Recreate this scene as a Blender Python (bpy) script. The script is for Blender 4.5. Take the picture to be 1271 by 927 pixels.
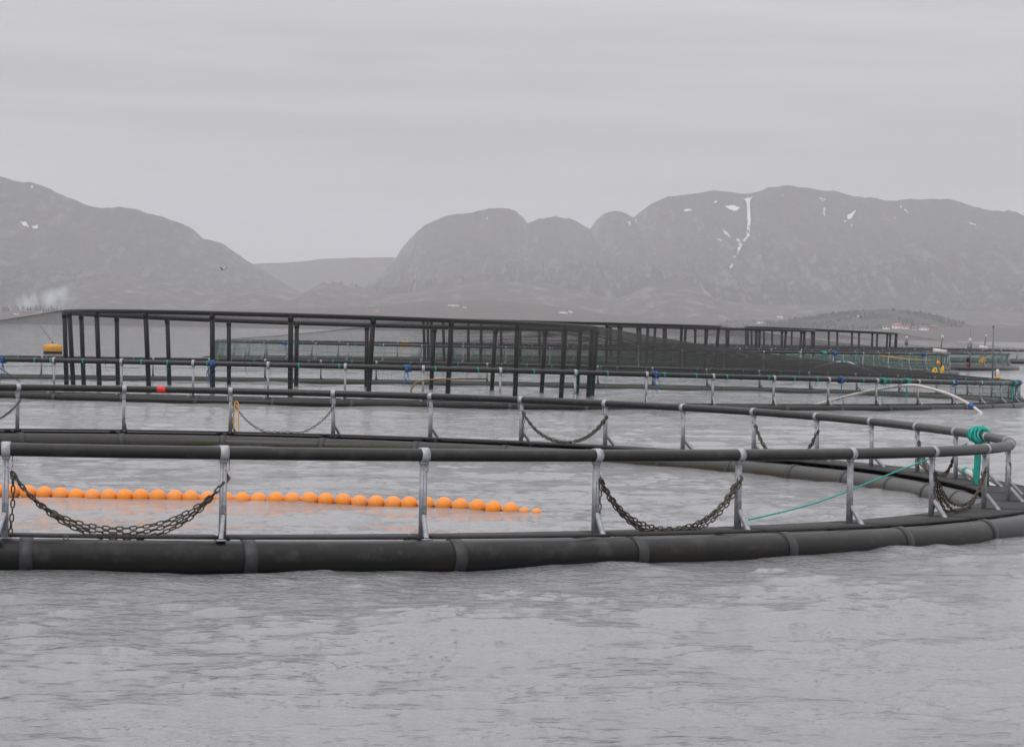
import bpy, math, random
import numpy as np
from mathutils import Matrix, Vector

random.seed(7); RNG = np.random.default_rng(11)
for o in list(bpy.data.objects): bpy.data.objects.remove(o)
scene = bpy.context.scene
COL = scene.collection

# ------------------------------------------------------------------ camera
FPX, CH = 4000.0, 2.77                        # focal length in photo pixels, eye height
PITCH, ROLL = math.atan((463.5 - 410.4) / FPX), 0.018
F0 = np.array([0, math.cos(PITCH), -math.sin(PITCH)]); U0 = np.array([0, math.sin(PITCH), math.cos(PITCH)])
R0 = np.array([1.0, 0, 0])
RT = R0 * math.cos(ROLL) + U0 * math.sin(ROLL); UP = U0 * math.cos(ROLL) - R0 * math.sin(ROLL)
CAM = np.array([0, 0, CH])
cd = bpy.data.cameras.new('camera'); cam = bpy.data.objects.new('camera', cd); COL.objects.link(cam)
cd.sensor_width = 36; cd.lens = 36 * FPX / 1271; cd.clip_start = 0.5; cd.clip_end = 60000
m = Matrix.Identity(4)
for i in range(3):
    m[i][0], m[i][1], m[i][2], m[i][3] = RT[i], UP[i], -F0[i], CAM[i]
cam.matrix_world = m
scene.camera = cam

def at(px, py, Y):
    """point at distance Y (metres along +Y) seen at photo pixel px, py"""
    d = F0 + RT * ((px - 635.5) / FPX) + UP * ((463.5 - py) / FPX)
    return CAM + d * (Y / d[1])
def at_z(px, py, z):
    d = F0 + RT * ((px - 635.5) / FPX) + UP * ((463.5 - py) / FPX)
    return CAM + d * ((z - CH) / d[2])

# ------------------------------------------------------------------ overcast sky, veiled sun, exposure
SUN_EL, SUN_AZ = math.radians(48), math.radians(215)     # azimuth clockwise from +Y: behind the camera, to the left
world = bpy.data.worlds.new('World'); scene.world = world; world.use_nodes = True
nt = world.node_tree; nt.nodes.clear()
N = nt.nodes.new; Lk = nt.links.new
out = N('ShaderNodeOutputWorld'); bg = N('ShaderNodeBackground'); bg.inputs['Strength'].default_value = 1.0
sky = N('ShaderNodeTexSky'); sky.sky_type = 'NISHITA'; sky.sun_disc = False
sky.sun_elevation = SUN_EL; sky.sun_rotation = SUN_AZ; sky.dust_density = 4.0
hsv = N('ShaderNodeHueSaturation'); hsv.inputs['Saturation'].default_value = 0.12; hsv.inputs['Value'].default_value = 0.05
Lk(sky.outputs[0], hsv.inputs['Color'])
tc = N('ShaderNodeTexCoord'); sep = N('ShaderNodeSeparateXYZ'); Lk(tc.outputs['Generated'], sep.inputs[0])
# cloud deck brightening towards the zenith, as an overcast sky does
mx = N('ShaderNodeMath'); mx.operation = 'MAXIMUM'; mx.inputs[1].default_value = 0.0; Lk(sep.outputs['Z'], mx.inputs[0])
gr = N('ShaderNodeMath'); gr.operation = 'MULTIPLY_ADD'; gr.inputs[1].default_value = 2.5; gr.inputs[2].default_value = 1.0; Lk(mx.outputs[0], gr.inputs[0])
mp = N('ShaderNodeMapping'); mp.inputs['Scale'].default_value = (2.2, 2.2, 34.0); mp.inputs['Rotation'].default_value = (0.0, 0.02, 0); Lk(tc.outputs['Generated'], mp.inputs[0])
nz = N('ShaderNodeTexNoise'); nz.inputs['Scale'].default_value = 1.6; nz.inputs['Detail'].default_value = 6; nz.inputs['Roughness'].default_value = 0.55; nz.inputs['Distortion'].default_value = 0.4
Lk(mp.outputs[0], nz.inputs[0])
mr = N('ShaderNodeMapRange'); mr.inputs['From Min'].default_value = 0.3; mr.inputs['From Max'].default_value = 0.7
mr.inputs['To Min'].default_value = 0.80; mr.inputs['To Max'].default_value = 1.10; Lk(nz.outputs[0], mr.inputs[0])
m1 = N('ShaderNodeMath'); m1.operation = 'MULTIPLY'; Lk(gr.outputs[0], m1.inputs[0]); Lk(mr.outputs[0], m1.inputs[1])
vm = N('ShaderNodeVectorMath'); vm.operation = 'SCALE'; vm.inputs[0].default_value = (0.528, 0.524, 0.536); Lk(m1.outputs[0], vm.inputs['Scale'])
ad = N('ShaderNodeMix'); ad.data_type = 'RGBA'; ad.inputs['Factor'].default_value = 0.88
Lk(hsv.outputs[0], ad.inputs['A']); Lk(vm.outputs[0], ad.inputs['B'])
Lk(ad.outputs['Result'], bg.inputs['Color']); Lk(bg.outputs[0], out.inputs[0])

sd = bpy.data.lights.new('sun', 'SUN'); sd.energy = 0.7; sd.angle = math.radians(25); sd.color = (1.0, 0.97, 0.93)
sun = bpy.data.objects.new('sun', sd); COL.objects.link(sun)
sv = Vector((math.sin(SUN_AZ) * math.cos(SUN_EL), math.cos(SUN_AZ) * math.cos(SUN_EL), math.sin(SUN_EL)))
sun.rotation_euler = sv.to_track_quat('Z', 'Y').to_euler(); sun.location = (0, 0, 60)
vs = scene.view_settings
scene.display_settings.display_device = 'sRGB'
vs.view_transform = 'Standard'; vs.look = 'None'; vs.exposure = 0.0; vs.gamma = 1.0; vs.use_curve_mapping = False
scene.render.engine = 'CYCLES'
scene.cycles.volume_bounces = 1
scene.cycles.transparent_max_bounces = 16

# ------------------------------------------------------------------ materials
def mat(name, col, rough=0.5, metal=0.0, var=0.0, scale=6.0, col2=None, bump=0.0, bscale=40.0, spec=0.5, stretch=None, detail=5, lo=0.35, hi=0.65):
    mm = bpy.data.materials.new(name); mm.use_nodes = True
    t = mm.node_tree; b = t.nodes['Principled BSDF']
    b.inputs['Roughness'].default_value = rough; b.inputs['Metallic'].default_value = metal
    b.inputs['Specular IOR Level'].default_value = spec
    c1 = tuple(col) + (1,)
    b.inputs['Base Color'].default_value = c1
    tcn = t.nodes.new('ShaderNodeTexCoord'); src = tcn.outputs['Object']
    if stretch:
        mpn = t.nodes.new('ShaderNodeMapping'); mpn.inputs['Scale'].default_value = stretch
        t.links.new(src, mpn.inputs[0]); src = mpn.outputs[0]
    if var or col2:
        n = t.nodes.new('ShaderNodeTexNoise'); n.inputs['Scale'].default_value = scale; n.inputs['Detail'].default_value = detail
        n.inputs['Roughness'].default_value = 0.6
        t.links.new(src, n.inputs[0])
        r = t.nodes.new('ShaderNodeValToRGB')
        if col2 is None:
            a = tuple(max(0, x * (1 - var)) for x in col) + (1,); c = tuple(min(1, x * (1 + var)) for x in col) + (1,)
        else: a = c1; c = tuple(col2) + (1,)
        r.color_ramp.elements[0].position = lo; r.color_ramp.elements[1].position = hi
        r.color_ramp.elements[0].color = a; r.color_ramp.elements[1].color = c
        t.links.new(n.outputs[0], r.inputs[0]); t.links.new(r.outputs[0], b.inputs['Base Color'])
        rr = t.nodes.new('ShaderNodeMapRange'); rr.inputs['To Min'].default_value = max(0, rough - 0.1); rr.inputs['To Max'].default_value = min(1, rough + 0.12)
        t.links.new(n.outputs[0], rr.inputs[0]); t.links.new(rr.outputs[0], b.inputs['Roughness'])
    if bump:
        n2 = t.nodes.new('ShaderNodeTexNoise'); n2.inputs['Scale'].default_value = bscale; n2.inputs['Detail'].default_value = 4
        t.links.new(src, n2.inputs[0])
        bp = t.nodes.new('ShaderNodeBump'); bp.inputs['Strength'].default_value = bump; bp.inputs['Distance'].default_value = 0.02
        t.links.new(n2.outputs[0], bp.inputs['Height']); t.links.new(bp.outputs[0], b.inputs['Normal'])
    return mm

def float_mat(name, base, growth, level, spread, patch=0.5):
    """plastic pipe with weed and mussels growing along the waterline, a ragged fringe of its own"""
    mm = mat(name, base, 0.33, col2=(0.055, 0.053, 0.05), lo=0.5, hi=0.85, scale=4.5, detail=8, bump=0.06, bscale=30, spec=0.3)
    t = mm.node_tree; b = t.nodes['Principled BSDF']
    col_link = b.inputs['Base Color'].links[0].from_socket
    tcn = t.nodes.new('ShaderNodeTexCoord'); s = t.nodes.new('ShaderNodeSeparateXYZ'); t.links.new(tcn.outputs['Object'], s.inputs[0])
    n = t.nodes.new('ShaderNodeTexNoise'); n.inputs['Scale'].default_value = 5.0; n.inputs['Detail'].default_value = 6; n.inputs['Roughness'].default_value = 0.7
    t.links.new(tcn.outputs['Object'], n.inputs[0])
    n3 = t.nodes.new('ShaderNodeTexNoise'); n3.inputs['Scale'].default_value = 0.9; n3.inputs['Detail'].default_value = 2
    t.links.new(tcn.outputs['Object'], n3.inputs[0])
    ma = t.nodes.new('ShaderNodeMath'); ma.operation = 'MULTIPLY_ADD'; ma.inputs[1].default_value = spread; ma.inputs[2].default_value = level - spread * 0.5
    t.links.new(n.outputs[0], ma.inputs[0])
    mb = t.nodes.new('ShaderNodeMath'); mb.operation = 'MULTIPLY_ADD'; mb.inputs[1].default_value = patch; mb.inputs[2].default_value = -patch * 0.5
    t.links.new(n3.outputs[0], mb.inputs[0])
    mc = t.nodes.new('ShaderNodeMath'); mc.operation = 'ADD'; t.links.new(ma.outputs[0], mc.inputs[0]); t.links.new(mb.outputs[0], mc.inputs[1])
    su = t.nodes.new('ShaderNodeMath'); su.operation = 'SUBTRACT'; t.links.new(mc.outputs[0], su.inputs[0]); t.links.new(s.outputs['Z'], su.inputs[1])
    ram = t.nodes.new('ShaderNodeMapRange'); ram.inputs['From Min'].default_value = -0.01; ram.inputs['From Max'].default_value = 0.015
    t.links.new(su.outputs[0], ram.inputs[0])
    mxn = t.nodes.new('ShaderNodeMix'); mxn.data_type = 'RGBA'
    gr_ = t.nodes.new('ShaderNodeValToRGB'); e = gr_.color_ramp.elements
    e[0].position = 0.42; e[1].position = 0.6; e[0].color = tuple(growth[0]) + (1,); e[1].color = tuple(growth[1]) + (1,)
    t.links.new(n3.outputs[0], gr_.inputs[0])
    t.links.new(ram.outputs[0], mxn.inputs['Factor']); t.links.new(col_link, mxn.inputs['A']); t.links.new(gr_.outputs[0], mxn.inputs['B'])
    t.links.new(mxn.outputs['Result'], b.inputs['Base Color'])
    return mm

M = {}
M['rail'] = mat('rail_plastic', (0.016, 0.015, 0.015), 0.36, col2=(0.06, 0.058, 0.055), lo=0.52, hi=0.9, scale=5.0, detail=8, bump=0.05, bscale=18, spec=0.4)
M['float_out'] = float_mat('float_plastic', (0.010, 0.0096, 0.0096), ((0.006, 0.008, 0.007), (0.014, 0.012, 0.008)), 0.115, 0.11, 0.10)
M['float_in'] = float_mat('weedy_float_plastic', (0.040, 0.038, 0.036), ((0.045, 0.020, 0.009), (0.030, 0.034, 0.012)), 0.08, 0.34, 0.5)
M['black'] = mat('black_plastic', (0.009, 0.0085, 0.009), 0.42, var=0.25, scale=3, spec=0.25)
M['galv'] = mat('galvanised_steel', (0.36, 0.37, 0.40), 0.55, metal=0.35, var=0.28, scale=14, bump=0.1, bscale=60)
M['clamp'] = mat('rail_clamp_metal', (0.38, 0.39, 0.41), 0.5, metal=0.3, var=0.2, scale=12)
M['band'] = mat('float_band_plastic', (0.034, 0.034, 0.036), 0.5, var=0.3, scale=8)
M['deck'] = mat('walkway_grating', (0.022, 0.021, 0.021), 0.75, var=0.4, scale=9, bump=0.5, bscale=50)
M['chain'] = mat('chain_steel', (0.060, 0.052, 0.044), 0.6, metal=0.35, col2=(0.13, 0.105, 0.08), scale=14, bump=0.3, bscale=90)
M['orange'] = mat('orange_float_plastic', (0.88, 0.285, 0.016), 0.42, col2=(0.82, 0.24, 0.013), scale=9)
_t = M['orange'].node_tree; _b = _t.nodes['Principled BSDF']; _src = _b.inputs['Base Color'].links[0].from_socket   # sun-bleached to different degrees
_oi = _t.nodes.new('ShaderNodeObjectInfo'); _hv = _t.nodes.new('ShaderNodeHueSaturation'); _mr = _t.nodes.new('ShaderNodeMapRange'); _mr.inputs['To Min'].default_value = 0.955; _mr.inputs['To Max'].default_value = 1.01
_t.links.new(_oi.outputs['Random'], _mr.inputs[0]); _t.links.new(_mr.outputs[0], _hv.inputs['Saturation']); _t.links.new(_mr.outputs[0], _hv.inputs['Value']); _t.links.new(_src, _hv.inputs['Color']); _t.links.new(_hv.outputs[0], _b.inputs['Base Color'])
M['teal'] = mat('teal_rope', (0.015, 0.36, 0.30), 0.75, var=0.3, scale=40, bump=0.6, bscale=120)
M['blue'] = mat('blue_rope', (0.03, 0.12, 0.36), 0.7, var=0.3, scale=30, bump=0.5, bscale=100)
M['yellow_rope'] = mat('yellow_rope', (0.75, 0.36, 0.04), 0.7, var=0.2, scale=30)
M['dark_rope'] = mat('dark_rope', (0.045, 0.06, 0.055), 0.8, var=0.3, scale=30)
M['net_green'] = mat('green_net_twine', (0.13, 0.23, 0.19), 0.8, var=0.3, scale=2)
M['net_pale'] = mat('grey_net_twine', (0.09, 0.14, 0.12), 0.8, var=0.3, scale=2)
M['net_black'] = mat('black_net_twine', (0.020, 0.019, 0.019), 0.8, var=0.25, scale=1)
M['yellow'] = mat('yellow_buoy_plastic', (0.78, 0.36, 0.012), 0.45, var=0.12, scale=5)
M['white'] = mat('white_plastic', (0.58, 0.57, 0.57), 0.45, col2=(0.52, 0.45, 0.42), scale=4)
M['red'] = mat('red_tape', (0.66, 0.03, 0.02), 0.5, var=0.15, scale=10)
M['grey'] = mat('grey_metal', (0.16, 0.165, 0.175), 0.5, metal=0.3, var=0.2, scale=8)
M['rust'] = mat('rusty_metal', (0.12, 0.06, 0.035), 0.8, var=0.4, scale=12)
M['snow'] = mat('old_snow', (0.56, 0.56, 0.58), 0.7, var=0.06, scale=0.05)
M['wall_white'] = mat('white_house_paint', (0.70, 0.70, 0.68), 0.7, var=0.08, scale=1)
M['wall_red'] = mat('red_house_paint', (0.30, 0.06, 0.045), 0.7, var=0.15, scale=1)
M['wall_grey'] = mat('grey_house_paint', (0.32, 0.31, 0.30), 0.7, var=0.12, scale=1)
M['roof_grey'] = mat('slate_roof', (0.12, 0.12, 0.13), 0.8, var=0.2, scale=1)
M['roof_red'] = mat('tile_roof', (0.40, 0.13, 0.09), 0.8, var=0.2, scale=1)
M['glass'] = mat('window_glass', (0.03, 0.035, 0.04), 0.1, var=0.2, scale=1)
M['conifer'] = mat('conifer_needles', (0.035, 0.05, 0.03), 0.9, var=0.4, scale=0.2)
M['feather'] = mat('gull_feather', (0.62, 0.62, 0.62), 0.8, col2=(0.25, 0.26, 0.28), scale=6)
M['beak'] = mat('gull_beak', (0.6, 0.35, 0.03), 0.6, var=0.1)

def terrain_mat(name, rock, veg, sc, bias=0.0, warm=(0.10, 0.075, 0.05)):
    mm = bpy.data.materials.new(name); mm.use_nodes = True
    t = mm.node_tree; b = t.nodes['Principled BSDF']; b.inputs['Roughness'].default_value = 0.95; b.inputs['Specular IOR Level'].default_value = 0.1
    g = t.nodes.new('ShaderNodeNewGeometry'); s = t.nodes.new('ShaderNodeSeparateXYZ'); t.links.new(g.outputs['Normal'], s.inputs[0])
    tcn = t.nodes.new('ShaderNodeTexCoord')
    mpn = t.nodes.new('ShaderNodeMapping'); mpn.inputs['Scale'].default_value = (1, 0.35, 0.8); t.links.new(tcn.outputs['Object'], mpn.inputs[0])
    n = t.nodes.new('ShaderNodeTexNoise'); n.inputs['Scale'].default_value = sc; n.inputs['Detail'].default_value = 9; n.inputs['Roughness'].default_value = 0.68
    t.links.new(mpn.outputs[0], n.inputs[0])
    n2 = t.nodes.new('ShaderNodeTexNoise'); n2.inputs['Scale'].default_value = sc * 0.3; n2.inputs['Detail'].default_value = 6
    t.links.new(mpn.outputs[0], n2.inputs[0])
    a = t.nodes.new('ShaderNodeMath'); a.operation = 'MULTIPLY_ADD'; a.inputs[1].default_value = 1.7; a.inputs[2].default_value = bias - 1.15
    t.links.new(n.outputs[0], a.inputs[0])
    c = t.nodes.new('ShaderNodeMath'); c.operation = 'ADD'; t.links.new(a.outputs[0], c.inputs[0]); t.links.new(s.outputs['Z'], c.inputs[1])
    mr_ = t.nodes.new('ShaderNodeMapRange'); mr_.inputs['From Min'].default_value = 0.2; mr_.inputs['From Max'].default_value = 0.62; t.links.new(c.outputs[0], mr_.inputs[0])
    v = t.nodes.new('ShaderNodeMix'); v.data_type = 'RGBA'; v.inputs['A'].default_value = tuple(veg) + (1,); v.inputs['B'].default_value = tuple(warm) + (1,)
    t.links.new(n2.outputs[0], v.inputs['Factor'])
    x = t.nodes.new('ShaderNodeMix'); x.data_type = 'RGBA'; x.inputs['A'].default_value = tuple(rock) + (1,)
    t.links.new(mr_.outputs[0], x.inputs['Factor']); t.links.new(v.outputs['Result'], x.inputs['B']); t.links.new(x.outputs['Result'], b.inputs['Base Color'])
    return mm
M['mountain'] = terrain_mat('mountain_rock', (0.16, 0.155, 0.16), (0.028, 0.030, 0.025), 0.045, warm=(0.05, 0.042, 0.035))
M['foothill'] = terrain_mat('foothill_rock_and_heather', (0.24, 0.232, 0.23), (0.055, 0.055, 0.048), 0.035, bias=-0.05, warm=(0.075, 0.066, 0.056))
M['shore'] = terrain_mat('shore_heath', (0.22, 0.205, 0.195), (0.06, 0.058, 0.05), 0.05, bias=0.1, warm=(0.085, 0.073, 0.062))
M['woodhill'] = terrain_mat('wooded_hill_ground', (0.11, 0.105, 0.10), (0.038, 0.040, 0.033), 0.05, bias=0.2, warm=(0.062, 0.056, 0.044))

# water
def water_mat():
    mm = bpy.data.materials.new('sea_water'); mm.use_nodes = True
    t = mm.node_tree; b = t.nodes['Principled BSDF']
    b.inputs['Base Color'].default_value = (0.190, 0.191, 0.201, 1); b.inputs['Roughness'].default_value = 0.04; b.inputs['IOR'].default_value = 1.65
    tcn = t.nodes.new('ShaderNodeTexCoord')
    ln_ = t.nodes.new('ShaderNodeVectorMath'); ln_.operation = 'LENGTH'; t.links.new(tcn.outputs['Object'], ln_.inputs[0])
    calm = t.nodes.new('ShaderNodeMapRange'); calm.inputs['From Min'].default_value = 50; calm.inputs['From Max'].default_value = 260; calm.inputs['To Min'].default_value = 0.75; calm.inputs['To Max'].default_value = 0.55
    t.links.new(ln_.outputs['Value'], calm.inputs[0])
    prev = None
    for sc, st, dist, det in (((1.0, 1.0, 1.0), 0.6, 0.016, 5), ((4.6, 4.0, 4), 0.6, 0.012, 5), ((11.0, 9.0, 11), 0.6, 0.0045, 4)):
        mpn = t.nodes.new('ShaderNodeMapping'); mpn.inputs['Scale'].default_value = sc; mpn.inputs['Rotation'].default_value = (0, 0, 0.3 * sc[0])
        t.links.new(tcn.outputs['Object'], mpn.inputs[0])
        n = t.nodes.new('ShaderNodeTexNoise'); n.inputs['Scale'].default_value = 2.2; n.inputs['Detail'].default_value = det; n.inputs['Distortion'].default_value = 0.6
        t.links.new(mpn.outputs[0], n.inputs[0])
        bp = t.nodes.new('ShaderNodeBump'); bp.inputs['Strength'].default_value = st; bp.inputs['Distance'].default_value = dist * 4
        t.links.new(n.outputs[0], bp.inputs['Height']); t.links.new(calm.outputs[0], bp.inputs['Strength'])
        if prev: t.links.new(prev.outputs[0], bp.inputs['Normal'])
        prev = bp
    t.links.new(prev.outputs[0], b.inputs['Normal'])
    return mm
M['water'] = water_mat()

# ------------------------------------------------------------------ helpers
def mesh_np(name, V, quads=None, tris=None, smooth=False, material=None):
    me = bpy.data.meshes.new(name)
    V = np.asarray(V, np.float32); me.vertices.add(len(V)); me.vertices.foreach_set('co', V.ravel())
    loops, starts, n = [], [], 0
    if quads is not None and len(quads):
        q = np.asarray(quads, np.int32); loops.append(q.ravel()); starts.append(np.arange(len(q), dtype=np.int32) * 4); n = len(q) * 4
    if tris is not None and len(tris):
        q = np.asarray(tris, np.int32); loops.append(q.ravel()); starts.append(n + np.arange(len(q), dtype=np.int32) * 3)
    lo = np.concatenate(loops); ss = np.concatenate(starts)
    me.loops.add(len(lo)); me.loops.foreach_set('vertex_index', lo)
    me.polygons.add(len(ss)); me.polygons.foreach_set('loop_start', ss)
    if smooth: me.polygons.foreach_set('use_smooth', np.ones(len(ss), bool))
    me.update(calc_edges=True); me.validate()
    if material: me.materials.append(material)
    return me

class MB:
    """collects shapes for ONE part"""
    def __init__(s): s.V = []; s.Q = []; s.T = []; s.n = 0
    def add(s, V, Q=(), T=()):
        V = np.asarray(V, float)
        if len(Q): s.Q.append(np.asarray(Q) + s.n)
        if len(T): s.T.append(np.asarray(T) + s.n)
        s.V.append(V); s.n += len(V); return s
    def box(s, lo, hi, Mx=None):
        (a, b, c), (d, e, f) = lo, hi
        V = np.array([(a, b, c), (d, b, c), (d, e, c), (a, e, c), (a, b, f), (d, b, f), (d, e, f), (a, e, f)], float)
        if Mx is not None: V = V @ np.array(Mx)[:3, :3].T + np.array(Mx)[:3, 3]
        return s.add(V, [(0, 3, 2, 1), (4, 5, 6, 7), (0, 1, 5, 4), (1, 2, 6, 5), (2, 3, 7, 6), (3, 0, 4, 7)])
    def bar(s, p, q, w, d, up=(0, 0, 1)):
        p, q = np.asarray(p, float), np.asarray(q, float); t = q - p; L = np.linalg.norm(t); t /= L
        a = np.cross(t, up); na = np.linalg.norm(a)
        if na < 1e-6: a = np.cross(t, (1, 0, 0)); na = np.linalg.norm(a)
        a /= na; b = np.cross(a, t)
        V = [p + sx * a * w / 2 + sy * b * d / 2 for sx, sy in ((-1, -1), (1, -1), (1, 1), (-1, 1))]
        V += [v + t * L for v in V]
        return s.add(V, [(0, 1, 5, 4), (1, 2, 6, 5), (2, 3, 7, 6), (3, 0, 4, 7)], ()).add([V[i] for i in range(8)], [(3, 2, 1, 0), (4, 5, 6, 7)])
    def tube(s, P, r, sides=8, closed=False, cap=True):
        P = np.asarray(P, float); n = len(P)
        T = np.roll(P, -1, 0) - np.roll(P, 1, 0) if closed else np.gradient(P, axis=0)
        T /= np.linalg.norm(T, axis=1)[:, None] + 1e-12
        A = np.zeros_like(P)
        a = np.cross(T[0], (0, 0, 1.0))
        if np.linalg.norm(a) < 0.05: a = np.cross(T[0], (1.0, 0, 0))
        for i in range(n):
            a = a - T[i] * (a @ T[i]); a /= np.linalg.norm(a) + 1e-12; A[i] = a
        B = np.cross(T, A)
        R = np.broadcast_to(np.asarray(r, float), (n,))
        th = np.linspace(0, 2 * np.pi, sides, endpoint=False)
        V = P[:, None] + R[:, None, None] * (A[:, None] * np.cos(th)[None, :, None] + B[:, None] * np.sin(th)[None, :, None])
        V = V.reshape(-1, 3)
        seg = n if closed else n - 1
        i = np.repeat(np.arange(seg), sides); j = np.tile(np.arange(sides), seg)
        i2 = (i + 1) % n; j2 = (j + 1) % sides
        Q = np.c_[i * sides + j, i2 * sides + j, i2 * sides + j2, i * sides + j2]
        Tt = []
        if cap and not closed:
            V = np.r_[V, P[:1], P[-1:]]
            Tt = [(n * sides, k, (k + 1) % sides) for k in range(sides)] + [(n * sides + 1, (n - 1) * sides + (k + 1) % sides, (n - 1) * sides + k) for k in range(sides)]
        return s.add(V, Q, Tt)
    def lathe(s, prof, sides=24, origin=(0, 0, 0)):
        pr = np.asarray(prof, float); th = np.linspace(0, 2 * np.pi, sides, endpoint=False)
        V = np.stack([pr[:, None, 0] * np.cos(th), pr[:, None, 0] * np.sin(th), np.broadcast_to(pr[:, None, 1], (len(pr), sides))], -1).reshape(-1, 3) + np.asarray(origin)
        n = len(pr); i = np.repeat(np.arange(n - 1), sides); j = np.tile(np.arange(sides), n - 1); j2 = (j + 1) % sides
        return s.add(V, np.c_[i * sides + j, i * sides + j2, (i + 1) * sides + j2, (i + 1) * sides + j])
    def mesh(s, name, material, smooth=False):
        return mesh_np(name, np.concatenate(s.V), np.concatenate(s.Q) if s.Q else None, np.concatenate(s.T) if s.T else None, smooth, material)
    def build(s, name, material, parent=None, smooth=False, loc=None, rz=0.0):
        return link(name, s.mesh(name, material, smooth), parent, loc, rz)

def link(name, me, parent=None, loc=None, rz=0.0, scale=None):
    o = bpy.data.objects.new(name, me); COL.objects.link(o)
    if parent is not None: o.parent = parent
    if loc is not None: o.location = tuple(float(v) for v in loc)
    if rz: o.rotation_euler = (0, 0, rz)
    if scale is not None: o.scale = scale
    return o
def tag(o, label=None, cat=None, group=None, kind=None):
    if label: o['label'] = label
    if cat: o['category'] = cat
    if group: o['group'] = group
    if kind: o['kind'] = kind
    return o
def empty(name, loc=(0, 0, 0), rz=0.0, **k):
    o = link(name, None, None, loc, rz); o.empty_display_size = 0.5
    return tag(o, **k)

# noise for terrain
_G = RNG.random((256, 256))
def vnoise(x, y):
    xi = np.floor(x).astype(int); yi = np.floor(y).astype(int); fx = x - xi; fy = y - yi
    fx = fx * fx * fx * (fx * (fx * 6 - 15) + 10); fy = fy * fy * fy * (fy * (fy * 6 - 15) + 10)
    g = lambda a, b: _G[a & 255, b & 255]
    return (g(xi, yi) * (1 - fx) + g(xi + 1, yi) * fx) * (1 - fy) + (g(xi, yi + 1) * (1 - fx) + g(xi + 1, yi + 1) * fx) * fy - 0.5
def fbm(x, y, o=5, ridged=False, gain=0.5):
    v = 0; a = 1.0; tot = 0
    for k in range(o):
        n = vnoise(x * 2 ** k + 17.3 * k, y * 2 ** k + 9.1 * k)
        v = v + a * ((0.25 - np.abs(n)) * 2 if ridged else n); tot += a; a *= gain
    return v / tot

# ================================================================== THE SETTING: the sea
def build_water():
    r1 = [5, 7, 10, 13, 16]
    r = 18.0; rows = list(r1)
    while r < 260: rows.append(r); r += max(0.035, 0.0024 * r)
    while r < 32000: rows.append(r); r *= 1.035
    rows = np.array(rows)
    dense = np.arange(-0.185, 0.1851, 0.00105)
    side = [0.2, 0.22, 0.25, 0.3, 0.36, 0.45, 0.6, 0.8, 1.1, 1.5, 2.0, 2.5]
    ang = np.r_[[-a for a in reversed(side)], dense, side]
    A, Rr = np.meshgrid(ang, rows); X = Rr * np.sin(A); Y = Rr * np.cos(A); Z = np.zeros_like(X)
    rng = np.random.default_rng(3)
    lam = np.geomspace(0.30, 7.0, 64)
    for k, l in enumerate(lam):
        th = math.radians(-60) + rng.normal(0, 1.0); kk = 2 * math.pi / l
        amp = 0.0085 * (l / 2 / math.pi)
        step = np.maximum(0.035, 0.0024 * Rr)
        f = np.clip((l / step - 2.0) / 3.0, 0, 1)                 # only waves that the sheet can carry
        ph = kk * (X * math.cos(th) + Y * math.sin(th)) + rng.random() * 6.28
        s = np.sin(ph); Z += f * amp * (s + 0.22 * np.cos(2 * ph))
    # scattered steeper wavelets
    W = np.zeros_like(Z)
    for k, l in enumerate(np.geomspace(0.24, 1.0, 26)):
        th = math.radians(-60) + rng.normal(0, 1.1); kk = 2 * math.pi / l
        f = np.clip((l / np.maximum(0.035, 0.0024 * Rr) - 2.0) / 3.0, 0, 1)
        ph = kk * (X * math.cos(th) + Y * math.sin(th)) + rng.random() * 6.28
        W += f * 0.042 * (l / 2 / math.pi) * np.sin(ph)
    msk = np.clip((fbm(X / 0.8 + 7, Y / 1.3 + 2, 3) - 0.07) * 5.0, 0, 1) * np.clip(0.9 + 1.2 * fbm(X / 5 + 70, Y / 11 + 31, 2), 0.3, 1.4)
    Z += W * msk
    gust = 0.95 + 0.6 * fbm(X / 9 + 40, Y / 22 + 3, 3)
    Z *= np.clip(gust, 0.35, 1.5)
    Z *= (np.abs(A) < 0.5)
    Z[-60:] = 0
    V = np.stack([X, Y, Z], -1).reshape(-1, 3)
    n, mcol = len(rows), len(ang)
    i = np.repeat(np.arange(n - 1), mcol - 1); j = np.tile(np.arange(mcol - 1), n - 1)
    Q = np.c_[i * mcol + j, i * mcol + j + 1, (i + 1) * mcol + j + 1, (i + 1) * mcol + j]
    c = len(V); V = np.r_[V, [[0, 0, 0]]]
    T = [(c, k + 1, k) for k in range(mcol - 1)]
    # close the gap behind the viewer
    a0 = np.arange(n - 1) * mcol; b0 = a0 + mcol - 1
    Q = np.r_[Q, np.c_[b0, a0, a0 + mcol, b0 + mcol]]; T.append((c, 0, mcol - 1))
    o = link('sea', mesh_np('sea', V, Q, T, True, M['water'])); tag(o, kind='structure', label='grey rippled sea around the fish cages')
build_water()

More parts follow.
